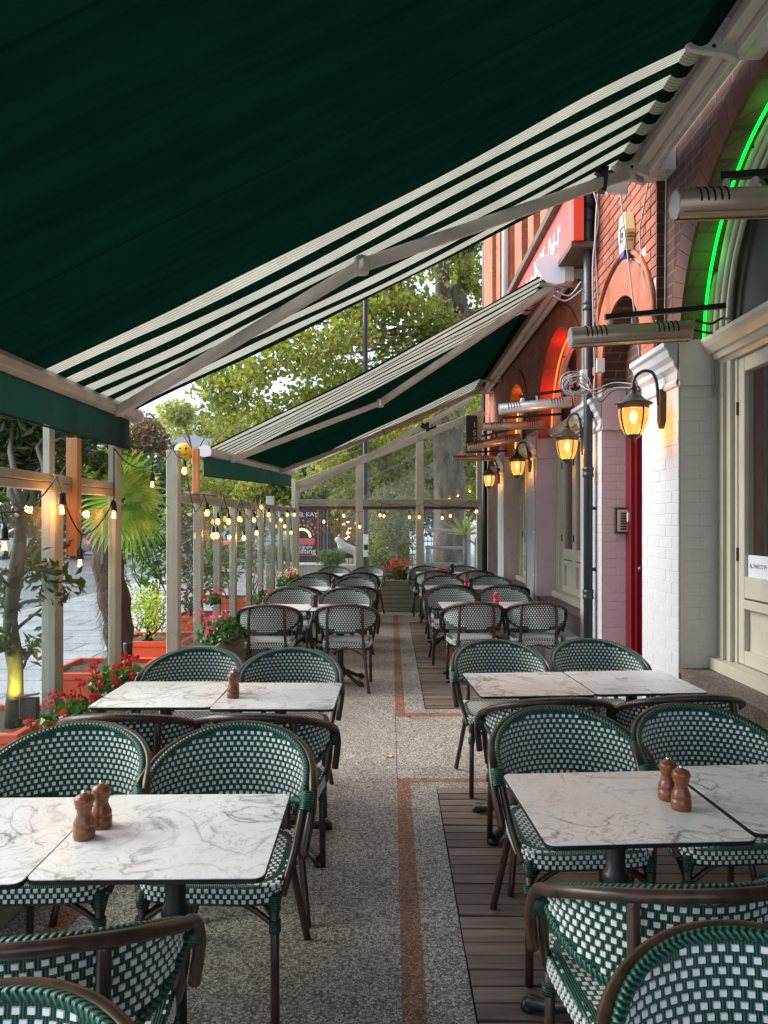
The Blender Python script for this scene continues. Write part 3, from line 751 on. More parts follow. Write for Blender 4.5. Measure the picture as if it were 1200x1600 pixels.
# door
dr = thing('entrance_door', 'crimson gloss painted door and frame set between the white and pink piers', 'door')
f = MB()
for (x_, a, b) in ((2.06, 6.60, 6.689), (2.075, 6.56, 6.60), (2.05, 6.50, 6.56), (2.08, 6.44, 6.50), (2.06, 5.612, 5.80)): f.box(x_, 2.2, a, b, 0, 2.6)
f.box(2.06, 2.2, 5.80, 6.44, 2.45, 2.6); f.build('door_frame', 'redgloss', dr)
d = MB(); d.box(2.12, 2.17, 5.80, 6.44, .15, 2.45).build('door_leaf', 'redgloss', dr)
MB().box(2.108, 2.12, 5.90, 6.34, .3, 1.0).build('door_panel', 'redgloss', dr); MB().box(2.108, 2.12, 5.90, 6.34, 1.15, 2.3).build('door_panel', 'redgloss', dr)
MB().box(1.9, 2.25, 5.612, 6.688, 0, .15).build('door_step', 'concrete', dr)
MB().lathe([(0, -.03), (.025, -.02), (.03, 0), (0, .005)], (2.1, 6.40, 1.2), 10, axis='x').build('knob', 'bronze', dr)
MB().box(2.035, 2.052, 6.545, 6.575, 1.60, 1.68).build('bell_push', 'cream', dr)
# intercom on the pink face of the second pier
ic = thing('intercom_panel', 'bronze intercom with a column of call buttons on the pink pier', 'intercom', (0, 0, 0))
y_ = 6.678; u0, u1 = px(959, y_), px(982, y_); zz0, zz1 = pz(834, y_), pz(793, y_)
b_ = MB().box(u0, u1, y_ - .04, y_ - .001, zz0, zz1).build('housing', 'bronze', ic); bevel(b_, .003)
MB().box(u0 + .02, u1 - .02, y_ - .043, y_ - .0405, zz0 + .02, zz1 - .02).build('face_plate', 'alu', ic)
for k in range(7):
    zk = zz0 + .035 + k * (zz1 - zz0 - .07) / 7
    MB().box(u0 + .045, u1 - .03, y_ - .047, y_ - .0435, zk, zk + .013).build('call_button', 'black', ic)

# neon arches: fanlight joinery behind each arch
def fanlight(arch, xx, rn, mat, lab, lcol, power, nm='arched_fanlight'):
    yc, r, zc = arch
    t = thing(nm, lab, 'fanlight')
    for rr, wdt in ((r - .03, .035), (r - .13, .028), (r - .21, .022), (r - .29, .018)):
        o = MB(); o.tube(arc_pts(xx + .04, yc, 2.77, rr, 0, PI, 32), wdt, 8); o.build('arch_moulding', 'cream', t)
    p = MB(); pts = [(yc + (r - .02) * math.cos(PI * k / 28), 2.77 + (r - .02) * math.sin(PI * k / 28)) for k in range(29)]
    p.prism(pts, 'x', xx + .10, xx + .12); p.build('tympanum', 'darkint', t)
    for a in (R(50), R(90), R(130)):
        MB().bar((xx + .07, yc, 2.80), (xx + .07, yc + (r - .25) * math.cos(a), 2.78 + (r - .25) * math.sin(a)), .035, .03).build('glazing_bar', 'cream', t)
    n_ = thing('neon_tube', lab.split(' of ')[0] + ' neon tube following the arch edge' if False else {'neongreen': 'bright green neon tube curving round the near arch', 'neonorange': 'thin orange neon tube curving round the red lit arch', 'neonamber': 'amber rope light in the third arch'}[mat], 'neon light')
    MB().tube(arc_pts(xx - .02, yc, 2.68 if mat != 'neonamber' else 2.66, rn, -.0, PI, 40), .0095, 8).build('glowing_tube', mat, n_)
    for a in (R(25), R(60), R(110), R(150)):
        MB().bar((xx - .02, yc + rn * math.cos(a), 2.68 + rn * math.sin(a)), (xx + .05, yc + rn * math.cos(a), 2.68 + rn * math.sin(a)), .012, .012).build('clip', 'black', n_)
    ld = bpy.data.lights.new('neon_glow', 'POINT'); ld.color = lcol; ld.energy = power; ld.shadow_soft_size = .1
    for a in (R(30), R(75), R(125)):
        lo = bpy.data.objects.new('neon_glow', ld); C.objects.link(lo); lo.location = (xx - .06, yc + (rn - .06) * math.cos(a), 2.68 + (rn - .06) * math.sin(a)); lo.parent = n_
    return t
fanlight(A1, 2.06, 1.23, 'neongreen', 'cream arched fanlight washed green above the large window', (.08, 1, .10), .16)
fanlight(A2, 2.04, 1.02, 'neonorange', 'arched fanlight glowing red above the second window', (1, .012, .006), .9)
fanlight(A3, 2.04, .92, 'neonamber', 'arched fanlight glowing orange in the third bay', (1, .25, .03), .6)

# main drainpipe
t = thing('drainpipe', 'tall charcoal drainpipe with collars in front of the pink and white pier', 'drainpipe', (1.775, 6.86, 0))
MB().tube([(0, 0, .02), (0, 0, 5.4)], .0405, 14).build('pipe', 'pipe', t)
for z in (.9, 2.0, 3.25, 3.5, 4.05, 4.3):
    MB().lathe([(.041, 0), (.05, .004), (.05, .03), (.046, .035), (.046, .055), (.05, .06), (.05, .085), (.041, .09)], (0, 0, z), 14).build('collar', 'pipe', t)
for z in (1.17, 1.72, 2.9):
    MB().bar((0, 0, z), (.075, .0, z), .02, .03).build('wall_bracket', 'pipe', t)
MB().tube([(0, 0, 4.42), (0, 0, 4.60)], .052, 14).build('elbow_socket', 'pipe', t)
# white strip conduit beside pipe, conduits on third pier
for (yy, lab) in ((9.78, 'white vertical conduit on the third pier, nearer one'), (10.38, 'white vertical conduit on the third pier, farther one')):
    t = thing('wall_conduit', lab, 'conduit', (PX - .012, yy, 0))
    MB().tube([(0, 0, .3), (0, 0, 2.45)], .011, 8).build('tube', 'shaderender', t)
    for z in (.9, 1.45, 2.0): MB().box(-.014, .008, -.018, .018, z, z + .02).build('saddle', 'whitealu', t)

# alarm box
yy = 5.86
al = thing('alarm_box', 'cream burglar alarm bell box with blue emblem and navy base', 'alarm box', (1.85, yy, pz(368, yy)))
poly = [(-.095, .02), (-.055, .16), (.06, .16), (.095, .02), (.055, -.13), (-.055, -.13)]
b_ = MB().prism(poly, 'x', -.075, 0).build('cover', 'alarmcream', al); bevel(b_, .006, 2)
MB().prism([(-.054, -.13), (.054, -.13), (.045, -.17), (-.045, -.17)], 'x', -.073, 0).build('base', 'alarmblue', al)
for k in range(5): MB().box(-.06, -.01, -.0985 + .012 * k, -.09 + .012 * k, -.02 - .022 * k, -.008 - .022 * k).build('louvre', 'alarmbrown', al)
e = MB(); e.box(-.079, -.0765, -.045, .045, .045, .062); e.box(-.079, -.0765, -.045, .045, -.055, -.038); e.box(-.079, -.0765, .022, .045, -.0375, .0445); e.box(-.079, -.0765, -.02, .005, -.02, .02)
e.box(-.079, -.0765, -.045, -.03, -.0375, .01)
e.build('emblem', 'alarmblue', al)

# red fascia sign above second awning
sg = thing('fascia_sign', 'long red fascia board with scribbled white lettering above the second awning', 'sign')
MB().box(1.62, 1.70, 6.76, 14.6, 4.11, 4.607).build('board', 'redsign', sg)
MB().box(1.615, 1.705, 6.735, 6.758, 4.09, 4.62).build('end_panel', 'redsignend', sg)
MB().box(1.56, 1.86, 6.73, 14.6, 4.622, 4.70).build('coping', 'coping', sg)
MB().box(1.60, 1.86, 6.76, 14.6, 4.04, 4.089).build('under_board', 'coping', sg)
sc = MB(); rs = random.Random(3)
y = 7.3
while y < 9.6:
    p = [(1.617, y + k * .03 + rs.uniform(-.05, .05), 4.36 + rs.uniform(-.13, .13)) for k in range(8)]
    sc.tube(smooth(p, 3), .006, 4); y += .22
sc.build('scribbled_lettering', 'print', sg)

# wires
def wires(lab, paths, r=.006, mat='cable', name='hanging_cable'):
    t = thing(name, lab, 'cable')
    for p in paths: MB().tube(smooth(p, 5), r, 5).build('wire', mat, t)
    return t
def P3(u, v, y): return (px(u, y), y, pz(v, y))
wires('grey cables hanging down the brick by the alarm box', [
    [P3(965, 262, 5.6), P3(975, 350, 5.65), P3(988, 460, 5.7), P3(1000, 560, 5.7)],
    [P3(1018, 262, 5.3), P3(1005, 330, 5.5), P3(1000, 380, 5.6), P3(1015, 520, 5.5)],
    [P3(1041, 262, 5.15), P3(1040, 380, 5.15), P3(1039, 505, 5.15)]], .006)
wires('grey cables looping beside the tall drainpipe', [
    [P3(928, 300, 6.5), P3(935, 340, 6.5), P3(926, 420, 6.5), P3(930, 600, 6.5)],
    [P3(934, 300, 6.5), P3(930, 380, 6.5), P3(934, 480, 6.5), P3(928, 620, 6.5)],
    [P3(870, 455, 6.9), P3(890, 462, 6.9), P3(908, 440, 6.85)],
    [P3(865, 462, 6.9), P3(885, 470, 6.9), P3(910, 452, 6.85)]], .007)
co = thing('coiled_cable', 'tangled coil of pale cable hanging at the drainpipe', 'cable')
rs = random.Random(11)
for k in range(9):
    c0 = (px(900, 6.75) + rs.uniform(-.03, .03), 6.70, pz(605, 6.75) + rs.uniform(-.03, .03)); r_ = rs.uniform(.06, .12)
    pts = [(c0[0] + r_ * math.cos(a) * 1.1, c0[1] + .03 * math.sin(2 * a + k), c0[2] + r_ * math.sin(a) * .9) for a in [2 * PI * q / 20 for q in range(20)]]
    MB().tube(pts, .005, 5, closed=True).build('loop', 'cable', co)
for k in range(4):
    MB().tube(smooth([P3(905 + 6 * k, 600, 6.6), P3(925 + 4 * k, 610 + 6 * k, 6.5), P3(960, 598 + 4 * k, 6.45), P3(1000, 602 + 3 * k, 6.3)], 5), .005, 5).build('loose_wire', 'rubber' if k % 2 else 'cable', co)
jb = thing('junction_box', 'pair of small white junction boxes beside the drainpipe', 'junction box')
MB().box(px(930, 6.66), px(942, 6.66), 6.60, 6.66, pz(583, 6.66), pz(562, 6.66)).build('box', 'whitealu', jb)
MB().box(px(906, 6.80), px(914, 6.80), 6.72, 6.80, pz(600, 6.8), pz(580, 6.8)).build('box', 'whitealu', jb)
wires('pair of grey cables dropping over the shaded side of the white pier', [
    [P3(1120, 512, 4.86), P3(1112, 540, 4.86), P3(1115, 580, 4.86), P3(1114, 618, 4.86)],
    [P3(1150, 500, 4.7), P3(1116, 530, 4.86), P3(1118, 575, 4.86), P3(1117, 622, 4.86)],
    [P3(1117, 520, 4.86), P3(1128, 545, 4.8), P3(1145, 550, 4.7)]], .006)
# black bracket shelf with cables over the big window
wires('black cables lying over the cornice under the neon arch', [
    [P3(1085, 500, 4.7), P3(1110, 506, 4.7), P3(1130, 497, 4.7), P3(1150, 505, 4.6)],
    [P3(1080, 515, 4.7), P3(1120, 520, 4.7), P3(1160, 498, 4.5)]], .008, 'rubber')

# ------------------------------------------------------------ lanterns
def lantern(lab, y, u, zc):
    x = px(u, y); t = thing('wall_lantern', lab, 'lantern', (x, y, zc), group='amber wall lanterns on the piers')
    d = PX - x
    MB().lathe([(0, .165), (.02, .163), (.03, .135), (.034, .13), (.05, .12), (.07, .10), (.085, .085), (.118, .07), (.126, .064), (.120, .055), (.104, .05), (.100, .028), (.0, .03)], (0, 0, 0), 24).build('cap', 'bronze', t)
    gl = MB().lathe([(.098, .03), (.100, 0), (.094, -.05), (.08, -.10), (.058, -.142), (.03, -.165)], (0, 0, 0), 24).build('glass', 'amber', t)
    MB().lathe([(.052, -.148), (.045, -.16), (.03, -.168), (.012, -.185), (.0, -.20)], (0, 0, 0), 16).build('finial', 'bronze', t)
    for k in range(4):
        a = k * PI / 2 + .35 + PI
        prof = [(.101, .03), (.103, 0), (.097, -.05), (.083, -.10), (.061, -.142), (.04, -.16)]
        MB().tube([(r * math.cos(a), r * math.sin(a), z) for r, z in prof], .006, 6).build('rib', 'bronze', t)
    MB().lathe([(0, -.055), (.016, -.045), (.024, -.015), (.022, .01), (.01, .03), (0, .032)], (.0, 0, -.015), 12).build('bulb', 'bulbcore', t)
    MB().tube(smooth([(0, 0, .165), (0, 0, .21), (.02, 0, .255), (d * .35, 0, .285), (d * .6, 0, .275), (d - .055, 0, .22), (d - .045, 0, .14), (d - .04, 0, .05)], 5), .0115, 8).build('arm', 'bronze', t)
    MB().lathe([(.0, 0), (.024, .004), (.024, .02), (.014, .03), (.02, .036), (.0, .05)], (0, 0, .155), 12).build('knop', 'bronze', t)
    b = MB().prism([(-.035, .12), (-.02, .16), (.02, .16), (.035, .12), (.035, -.06), (0, -.11), (-.035, -.06)], 'x', d - .04, d + .001).build('backplate', 'bronze', t); bevel(b, .008, 2)
    ld = bpy.data.lights.new('lantern_light', 'POINT'); ld.energy = 6; ld.color = (1, .55, .18); ld.shadow_soft_size = .03
    lo = bpy.data.objects.new('lantern_light', ld); C.objects.link(lo); lo.location = (0, 0, -.11); lo.parent = t
    return t
lantern('amber lantern nearest the camera, on the white pier beside the red door', 5.156, 990, 2.335)
lantern('amber lantern just left of the tall drainpipe', 7.24, 886, 2.34)
lantern('amber lantern on the pier with the conduits, second from the far end', 10.05, 808, 2.36)
lantern('smallest amber lantern, farthest away beside the glazed end screen', 12.95, 764, 2.35)

# ------------------------------------------------------------ heaters
def heater(lab, u0, v0, u1, v1, y, r, mat='heater', arm=True):
    a = Vector(P3(u0, v0, y)); b = Vector(P3(u1, v1, y)); L = (b - a).length
    t = thing('infrared_heater', lab, 'heater', a, group='tube heaters over the right hand tables')
    ang = math.atan2(b.z - a.z, b.x - a.x); t.rotation_euler = (0, -ang, 0)
    MB().lathe([(0, 0), (r * .96, 0), (r, .004), (r, L - .004), (r * .96, L), (0, L)], (0, 0, 0), 20, axis='x', a0=R(-70) , a1=R(250)).build('casing', mat, t)
    MB().lathe([(0, -.003), (r * .9, -.003), (r * .97, .006)], (0, 0, 0), 20, axis='x').build('end_cap', 'whitealu', t)
    MB().box(.02, L - .02, -r * .75, r * .75, -r * .86, -r * .78).build('grille', 'grille', t)
    for s_ in (0, 1):
        for k in range(5):
            xk = (.09 + .028 * k) if s_ == 0 else (L - .09 - .028 * k)
            sl = MB(); sl.tube([(xk, (r + .0012) * math.sin(q), (r + .0012) * math.cos(q)) for q in [R(-100 + 12 * w_) for w_ in range(10)]], .0042, 4); sl.build('vent_slot', 'dark', t)
    if arm:
        MB().bar((L * .3, .0, r + .05), (L + .22, 0, r + .075), .03, .03).build('support_arm', 'black', t)
        for q in (.33, .52): MB().box(L * q, L * q + .02, -.012, .012, r - .005, r + .05).build('hanger', 'alu', t)
    return t
heater('largest tube heater, at the right edge of the photo before the green neon', 1054, 320, 1290, 312, 3.2, .062)
heater('bronze tube heater in front of the drainpipe, slung on a black arm', 891, 528, 1078, 517, 4.55, .062)
heater('silver tube heater glowing pale beside the red lit arch', 780, 640, 892, 628, 7.7, .058, 'heatersilver')
heater('brown tube heater directly under the silver one', 756, 667, 850, 664, 9.2, .05)
heater('tilted bronze tube heater, third from the far end screen', 731, 699, 812, 683, 10.4, .06)
heater('farthest small tube heater in front of the glazed end screen', 708, 716, 772, 716, 12.3, .045)

# ------------------------------------------------------------ awnings
def awning(lab, y0, y1, fab, near_stripes, arms, xr=1.54, zr=4.03, xf=-1.80, zf=2.36, capnear=True, sag=.022):
    t = thing('awning', lab, 'awning')
    # canvas sheet (two skins a few mm apart keep thickness real)
    N, K = 36, max(8, int((y1 - y0) / .09)); p = MB()
    for side in (0, 1):
        o = len(p.v)
        for i in range(N + 1):
            s = i / N
            for j in range(K + 1):
                y = y0 + (y1 - y0) * j / K
                z = zr + (zf - zr) * s - sag * 4 * s * (1 - s) + (.018 * math.sin(y * 2.1 + s * 2.4) + .010 * math.sin(y * 5.3 - s * 7) + .006 * math.sin(y * 9.7 + s * 13)) * min(1, 6 * s * (1 - s) + .15)
                p.v.append((xr + (xf - xr) * s, y, z))
        for i in range(N):
            for j in range(K):
                q = [o + i * (K + 1) + j, o + (i + 1) * (K + 1) + j, o + (i + 1) * (K + 1) + j + 1, o + i * (K + 1) + j + 1]
                yy0 = y0 + (y1 - y0) * j / K; yy1 = y0 + (y1 - y0) * (j + 1) / K; s0 = i / N * 3.6; s1 = (i + 1) / N * 3.6
                if side == 0: p.face(q, 0, True, [(yy0, s0), (yy0, s1), (yy1, s1), (yy1, s0)])
        if side == 0: break
    p.build('canvas', fab, t, recalc=False)
    # roller with the same canvas wound on
    r = .062; o = MB(); seg = 14; b = 0
    rows = int((y1 - y0) / .1)
    for i in range(rows + 1):
        y = y0 + (y1 - y0) * i / rows
        for k in range(seg):
            a = 2 * PI * k / seg; o.v.append((xr + .02 + r * math.cos(a), y, zr + .03 + r * math.sin(a)))
    for i in range(rows):
        ya = y0 + (y1 - y0) * i / rows; yb = y0 + (y1 - y0) * (i + 1) / rows
        for k in range(seg):
            q = (k + 1) % seg; o.face((i * seg + k, i * seg + q, (i + 1) * seg + q, (i + 1) * seg + k), 0, True, [(ya, 0), (ya, .05), (yb, .05), (yb, 0)])
    o.build('roller', fab, t, recalc=False)
    # torsion bar and wall rail
    c = MB().box(xr + .13, xr + .20, y0 - .02, y1 + .02, zr - .02, zr + .05).build('torsion_bar', 'alu', t); bevel(c, .01, 2)
    c = MB().box(xr + .205, xr + .25, y0 - .04, y1 + .04, zr - .07, zr + .10).build('wall_rail', 'alu', t); bevel(c, .006)
    c = MB().box(xr - .03, xr + .24, y0, y1, zr + .12, zr + .15).build('roller_hood', 'alu', t)
    k = y0 + .6
    ybr = [y0 + .02, y1 - .02] + [q for q in arms]
    if y0 < 3: ybr.append(3.86)
    for yb in ybr:
        b = MB()
        b.prism([(xr + .21, zr - .1), (xr + .14, zr - .07), (xr + .05, zr - .06), (xr - .03, zr - .045), (xr - .065, zr - .0), (xr - .06, zr + .05), (xr - .035, zr + .1), (xr + .05, zr + .118), (xr + .21, zr + .118)], 'y', yb - .018, yb + .018)
        bb = b.build('bracket', 'alu', t); bevel(bb, .005)
        for q in (0, 1):
            MB().lathe([(0, -.024), (.010, -.022), (.012, -.018)], (xr - .03 + q * .12, yb, zr + .03 - q * .06), 8, axis='y').build('bolt', 'black', t)
        MB().box(xr + .2, 1.92 if yb < 5.3 else 1.87, yb - .05, yb + .05, zr - .06, zr + .09).build('wall_mount', 'alu', t)
    nb = int((y1 - y0) / .35)
    bm_ = MB()
    for q in range(nb):
        yq = y0 + .15 + q * .35; bm_.lathe([(0, -.004), (.008, -.003), (.009, 0)], (xr + .2045, yq, zr - .045), 8, axis='x')
    # front bar: hollow profile with lip
    prof = [(xf - .045, zf + .012), (xf - .05, zf - .02), (xf - .045, zf - .05), (xf + .0, zf - .062), (xf + .05, zf - .05), (xf + .055, zf - .01), (xf + .04, zf + .02), (xf + .0, zf + .035)]
    fb = MB().prism(prof, 'y', y0 - .02, y1 + .02).build('front_bar', 'alu', t); bevel(fb, .004)
    for yb in (y0 - .045, y1 + .02):
        MB().prism([(a + (a - xf) * .25, c_ + (c_ - zf) * .25) for a, c_ in prof], 'y', yb, yb + .025).build('end_cap', 'whitealu', t)
    # scalloped/pleated valance
    v = MB(); K2 = int((y1 - y0) / .06)
    for j in range(K2 + 1):
        y = y0 + (y1 - y0) * j / K2; wv = .008 * math.sin(j * .9) + .006 * math.sin(j * .37 + 1)
        for zz, kx in ((zf - .055, 0), (zf - .15, .5), (zf - .255, 1)):
            v.v.append((xf - .02 + wv * kx, y, zz + (.004 * math.sin(j * .3) if kx else 0)))
    for j in range(K2):
        for k in (0, 1):
            q = j * 3 + k; v.face((q, q + 3, q + 4, q + 1), 0, True)
    v.build('valance', 'canvas', t, recalc=False)
    hm = MB().box(xf - .024, xf - .016, y0, y1, zf - .262, zf - .252).build('valance_hem', 'canvas', t)
    # folding arms
    for ya, yb, elb in arms_geo(arms, y0, y1):
        sh = Vector((xr + .10, ya, zr - .05)); fr = Vector((xf + .06, yb, zf - .05))
        el = Vector(elb)
        a1 = MB().bar(sh, el, .055, .075).build('upper_arm', 'alu', t); bevel(a1, .012, 2)
        a2 = MB().bar(el, fr, .05, .065).build('fore_arm', 'alu', t); bevel(a2, .012, 2)
        MB().lathe([(0, -.05), (.038, -.05), (.042, -.04), (.042, .04), (.038, .05), (0, .05)], el, 14).build('elbow', 'alu', t)
        MB().box(el.x - .012, el.x + .012, el.y - .045, el.y + .045, el.z - .04, el.z + .03).build('elbow_clamp', 'chrome', t)
        MB().lathe([(0, -.05), (.035, -.05), (.04, -.04), (.04, .05), (0, .055)], sh, 14).build('shoulder', 'alu', t)
        MB().lathe([(0, -.035), (.03, -.035), (.034, .03), (0, .035)], fr, 12).build('hand', 'alu', t)
    return t
def arms_geo(arms, y0, y1):
    out = []
    for (a, b, c) in ARMS[(y0, y1)]: out.append((a, b, c))
    return out
ARMS = {(-1.2, 5.30): [(5.20, 4.88, (-.17, 4.4, 3.08)), (-.9, -.6, (-.17, -.2, 3.05))], (7.38, 13.95): [(7.7, 8.35, (-.13, 9.1, 3.02)), (13.6, 12.0, (-.106, 12.3, 3.0))]}
a1 = awning('large green awning nearest the camera with cream stripes at its far end', -1.2, 5.30, 'fab1', True, [5.17])
a2 = awning('second green and cream striped awning over the far tables', 7.38, 13.95, 'fab2', True, [7.66, 12.9])
# the front bar of the second awning climbs slightly towards its far end
for ch in a2.children:
    for v_ in ch.data.vertices:
        k_ = max(0, min(1.05, (1.54 - v_.co.x) / 3.34)); v_.co.z += k_ * (-.06 + .20 * (v_.co.y - 7.38) / 6.57)
# white D-shaped side cover of the second awning
cp = [(1.66, 4.165), (1.60, 4.17), (1.50, 4.155), (1.41, 4.12), (1.375, 4.085), (1.39, 4.03), (1.44, 3.95), (1.51, 3.895), (1.58, 3.875), (1.66, 3.885)]
MB().prism(cp, 'y', 7.29, 7.335).build('side_cover', 'whitealu', a2)
MB().box(1.66, 1.75, 7.28, 7.42, 3.9, 4.2).build('side_box', 'alu', a2)
# white side cover + black clamp on first awning's far end
cp = [(x_ - .0, z_) for x_, z_ in [(1.66, 4.12), (1.50, 4.13), (1.42, 4.06), (1.44, 3.97), (1.52, 3.90), (1.66, 3.90)]]
MB().prism(cp, 'y', 5.335, 5.36).build('side_cover', 'whitealu', a1)
k_ = MB(); k_.bar(P3(932, 262, 5.1), P3(941, 268, 5.1), .05, .07); k_.bar(P3(944, 262, 5.1), P3(940, 300, 5.1), .06, .05); k_.build('black_clamp', 'black', a1)
# extra bare arm in front of end screen
ea = thing('spare_awning_arm', 'bare folding awning arm with black clamp below the far striped canvas', 'awning arm')
p0, p1, p2 = Vector(P3(470, 766, 14.0)), Vector(P3(600, 700, 14.05)), Vector(P3(738, 622, 14.1))
MB().bar(p0, p1, .05, .08).build('fore_arm', 'alu', ea); MB().bar(p1, p2, .05, .09).build('upper_arm', 'alu', ea)
k_ = MB(); k_.bar(P3(658, 664, 13.9), P3(668, 668, 13.9), .05, .09); k_.bar(P3(668, 660, 13.9), P3(668, 674, 13.9), .06, .06); k_.bar(P3(668, 672, 13.9), P3(682, 666, 13.9), .04, .04); k_.build('clamp', 'black', ea)

# ------------------------------------------------------------ street fence
FX = -1.84
def post(parent, yb, w_=.075, d=.12, ztop=1.86, xf=FX, z0=-.02):
    a = MB().box(xf - w_, xf, yb, yb + d * .42, z0, ztop).build('post', 'sage', parent); bevel(a, .004)
    b = MB().box(xf - w_ * .93, xf - .004, yb + d * .44, yb + d, z0, ztop - .002).build('post', 'sage', parent); bevel(b, .004)
def fence_run(t, ys, xs, tops, widths):
    for i, y in enumerate(ys):
        post(t, y, widths[i], .12, tops[i], xs[i])
        if i + 1 < len(ys):
            ya, yb = y + .122, ys[i + 1] - .002; xa, xb = xs[i] - .03, xs[i + 1] - .03
            for (za, zb) in ((1.768, 1.812), (1.815, 1.86)):
                o = MB().bar((xa, ya, (za + zb) / 2), (xb, yb, (za + zb) / 2), .045, zb - za).build('rail', 'sagex', t); bevel(o, .003)
            MB().bar((xa, ya, 1.07), (xb, yb, 1.07), .008, 1.22).build('glass_pane', 'glass', t)
            MB().bar((xa - .0, ya, .40), (xb, yb, .40), .03, .10).build('lower_rail', 'sagex', t)
            MB().bar((xa - .0, ya, .17), (xb, yb, .17), .02, .34).build('kick_board', 'sagex', t)
fn = thing('glazed_timber_fence', 'near run of sage timber and glass fence, ending at the gap by the palm', 'fence')
fence_run(fn, [1.3, 2.25, 3.2, 4.17, 5.09], [FX] * 5, [1.86, 1.86, 1.86, 1.86, 2.3], [.07, .07, .07, .075, .05])
# thin rear extension post behind the awning valance
e_ = MB().box(px(67, 4.35), px(77, 4.35), 4.35, 4.42, 1.2, 2.35).build('rear_post', 'sage', fn)
fx2 = [FX, -1.84, -1.84, -1.84, -1.84, -1.84, -1.84, -1.83, -1.81, -1.80, -1.79]
fy2 = [6.57, 7.37, 8.17, 9.0, 10.0, 10.9, 12.0, 12.8, 13.6, 14.35]
ff = thing('glazed_timber_fence', 'far run of sage timber fence posts and glass leading to the end screen', 'fence')
fence_run(ff, fy2, fx2, [2.22, 1.86, 1.86, 1.86, 1.86, 1.86, 2.0, 1.88, 1.88, 2.4], [.10, .075, .07, .07, .07, .07, .13, .07, .07, .07])
MB().box(FX - .12, FX + .14, 7.2, 7.36, 1.862, 1.885).build('corner_shelf', 'sagex', ff)
for (u0, u1, vt, vb, y, lab) in ((103, 121, 684, 869, 4.40, 'timber batten coloured with lamp glow, hanging beside the nearest fence post'), (300, 310, 700, 771, 7.1, 'short timber batten coloured with lamp glow, on the fence beside the second awning')):
    t = MB().box(px(u0, y), px(u1, y), y, y + .06, pz(vb, y), pz(vt, y)).build('timber_batten', 'glowwood'); bevel(t, .003)
    tag(t, lab, 'batten')
# wooden flower troughs inside the fence
def trough(lab, y0, y1, h, x1=-1.52):
    t = thing('flower_trough', lab, 'planter')
    n = 4
    for k in range(n):
        a = h * k / n + .003; b = h * (k + 1) / n - .003
        for o in (MB().box(x1 - .02, x1, y0, y1, a, b), MB().box(FX + .01, x1 - .021, y0, y0 + .02, a, b)): bevel(o.build('board', 'greywood' if False else 'sagex', t), .003)
    MB().box(FX + .01, x1 - .022, y0 + .022, y1 - .01, .02, h - .03).build('soil', 'soil', t)
    return t
trough('low timber trough of red begonias beside the second left table', 3.55, 5.0, .50)
trough('low timber trough below the nearest glass fence panel, empty', 1.9, 3.50, .34)
trough('low timber trough of pink geraniums beside the third left table', 6.62, 8.6, .52)
trough('low timber trough of pale and red geraniums near the far left corner', 9.4, 13.0, .46)

# ------------------------------------------------------------ end screen
YE = 14.5
es = thing('glazed_end_screen', 'sage framed glass screen with sloping top closing the far end of the terrace', 'screen')
def rect(name, u0, u1, v0, v1, mat='sageh', d=.09, yo=0):
    o = MB().box(px(u0, YE), px(u1, YE), YE + yo, YE + yo + d, pz(v1, YE), pz(v0, YE)).build(name, mat, es); bevel(o, .004); return o
zt = lambda u: pz(762 + (652 - 762) * (u - 467) / (748 - 467), YE)
for (u0, u1) in ((460, 467), (556, 567), (650, 662), (745, 755)):
    o = MB(); xa, xb = px(u0, YE), px(u1, YE)
    o.hexa([(xa, YE, 0), (xb, YE, 0), (xb, YE + .09, 0), (xa, YE + .09, 0), (xa, YE, zt(u0)), (xb, YE, zt(u1)), (xb, YE + .09, zt(u1)), (xa, YE + .09, zt(u0))])
    bevel(o.build('upright', 'sage', es), .004)
cells = [(467, 556), (567, 650), (662, 745)]
for (u0, u1) in cells:
    rect('mid_rail', u0, u1, 780, 791, d=.085, yo=.002); rect('lower_bead', u0, u1, 791.5, 796, 'coping', .05, .02)
    rect('bottom_rail', u0, u1, 925, 946, d=.085, yo=.002)
    MB().box(px(u0, YE), px(u1, YE), YE + .04, YE + .048, pz(925, YE), pz(796, YE)).build('glass_pane', 'glassdirty', es)
    xa, xb = px(u0, YE), px(u1, YE); zb = pz(780, YE)
    o = MB(); o.hexa([(xa, YE + .04, zb), (xb, YE + .04, zb), (xb, YE + .048, zb), (xa, YE + .048, zb), (xa, YE + .04, zt(u0)), (xb, YE + .04, zt(u1)), (xb, YE + .048, zt(u1)), (xa, YE + .048, zt(u0))])
    o.build('glass_pane', 'glassdirty', es)
bevel(MB().bar((px(460, YE), YE + .045, zt(460) + .06), (px(757, YE), YE + .045, zt(757) + .06), .10, .14).build('sloping_rail', 'sageh', es), .004)
MB().box(px(728, YE), px(745, YE), YE - .06, YE - .01, pz(704, YE), pz(650, YE)).build('black_sign_board', 'signblack', es)
for k, ch in enumerate('IST'): text(ch, .15, 'cable', es, (px(741, YE), YE - .062, pz(665 + 12 * k, YE)), (R(90), 0, 0), depth=.001)
tag(MB().tube([(px(757, 14.2), 14.2, 0), (px(757, 14.2), 14.2, 3.3)], .055, 10).build('black_pipe', 'black'), 'black upright pipe at the right end of the glazed screen', 'pipe')
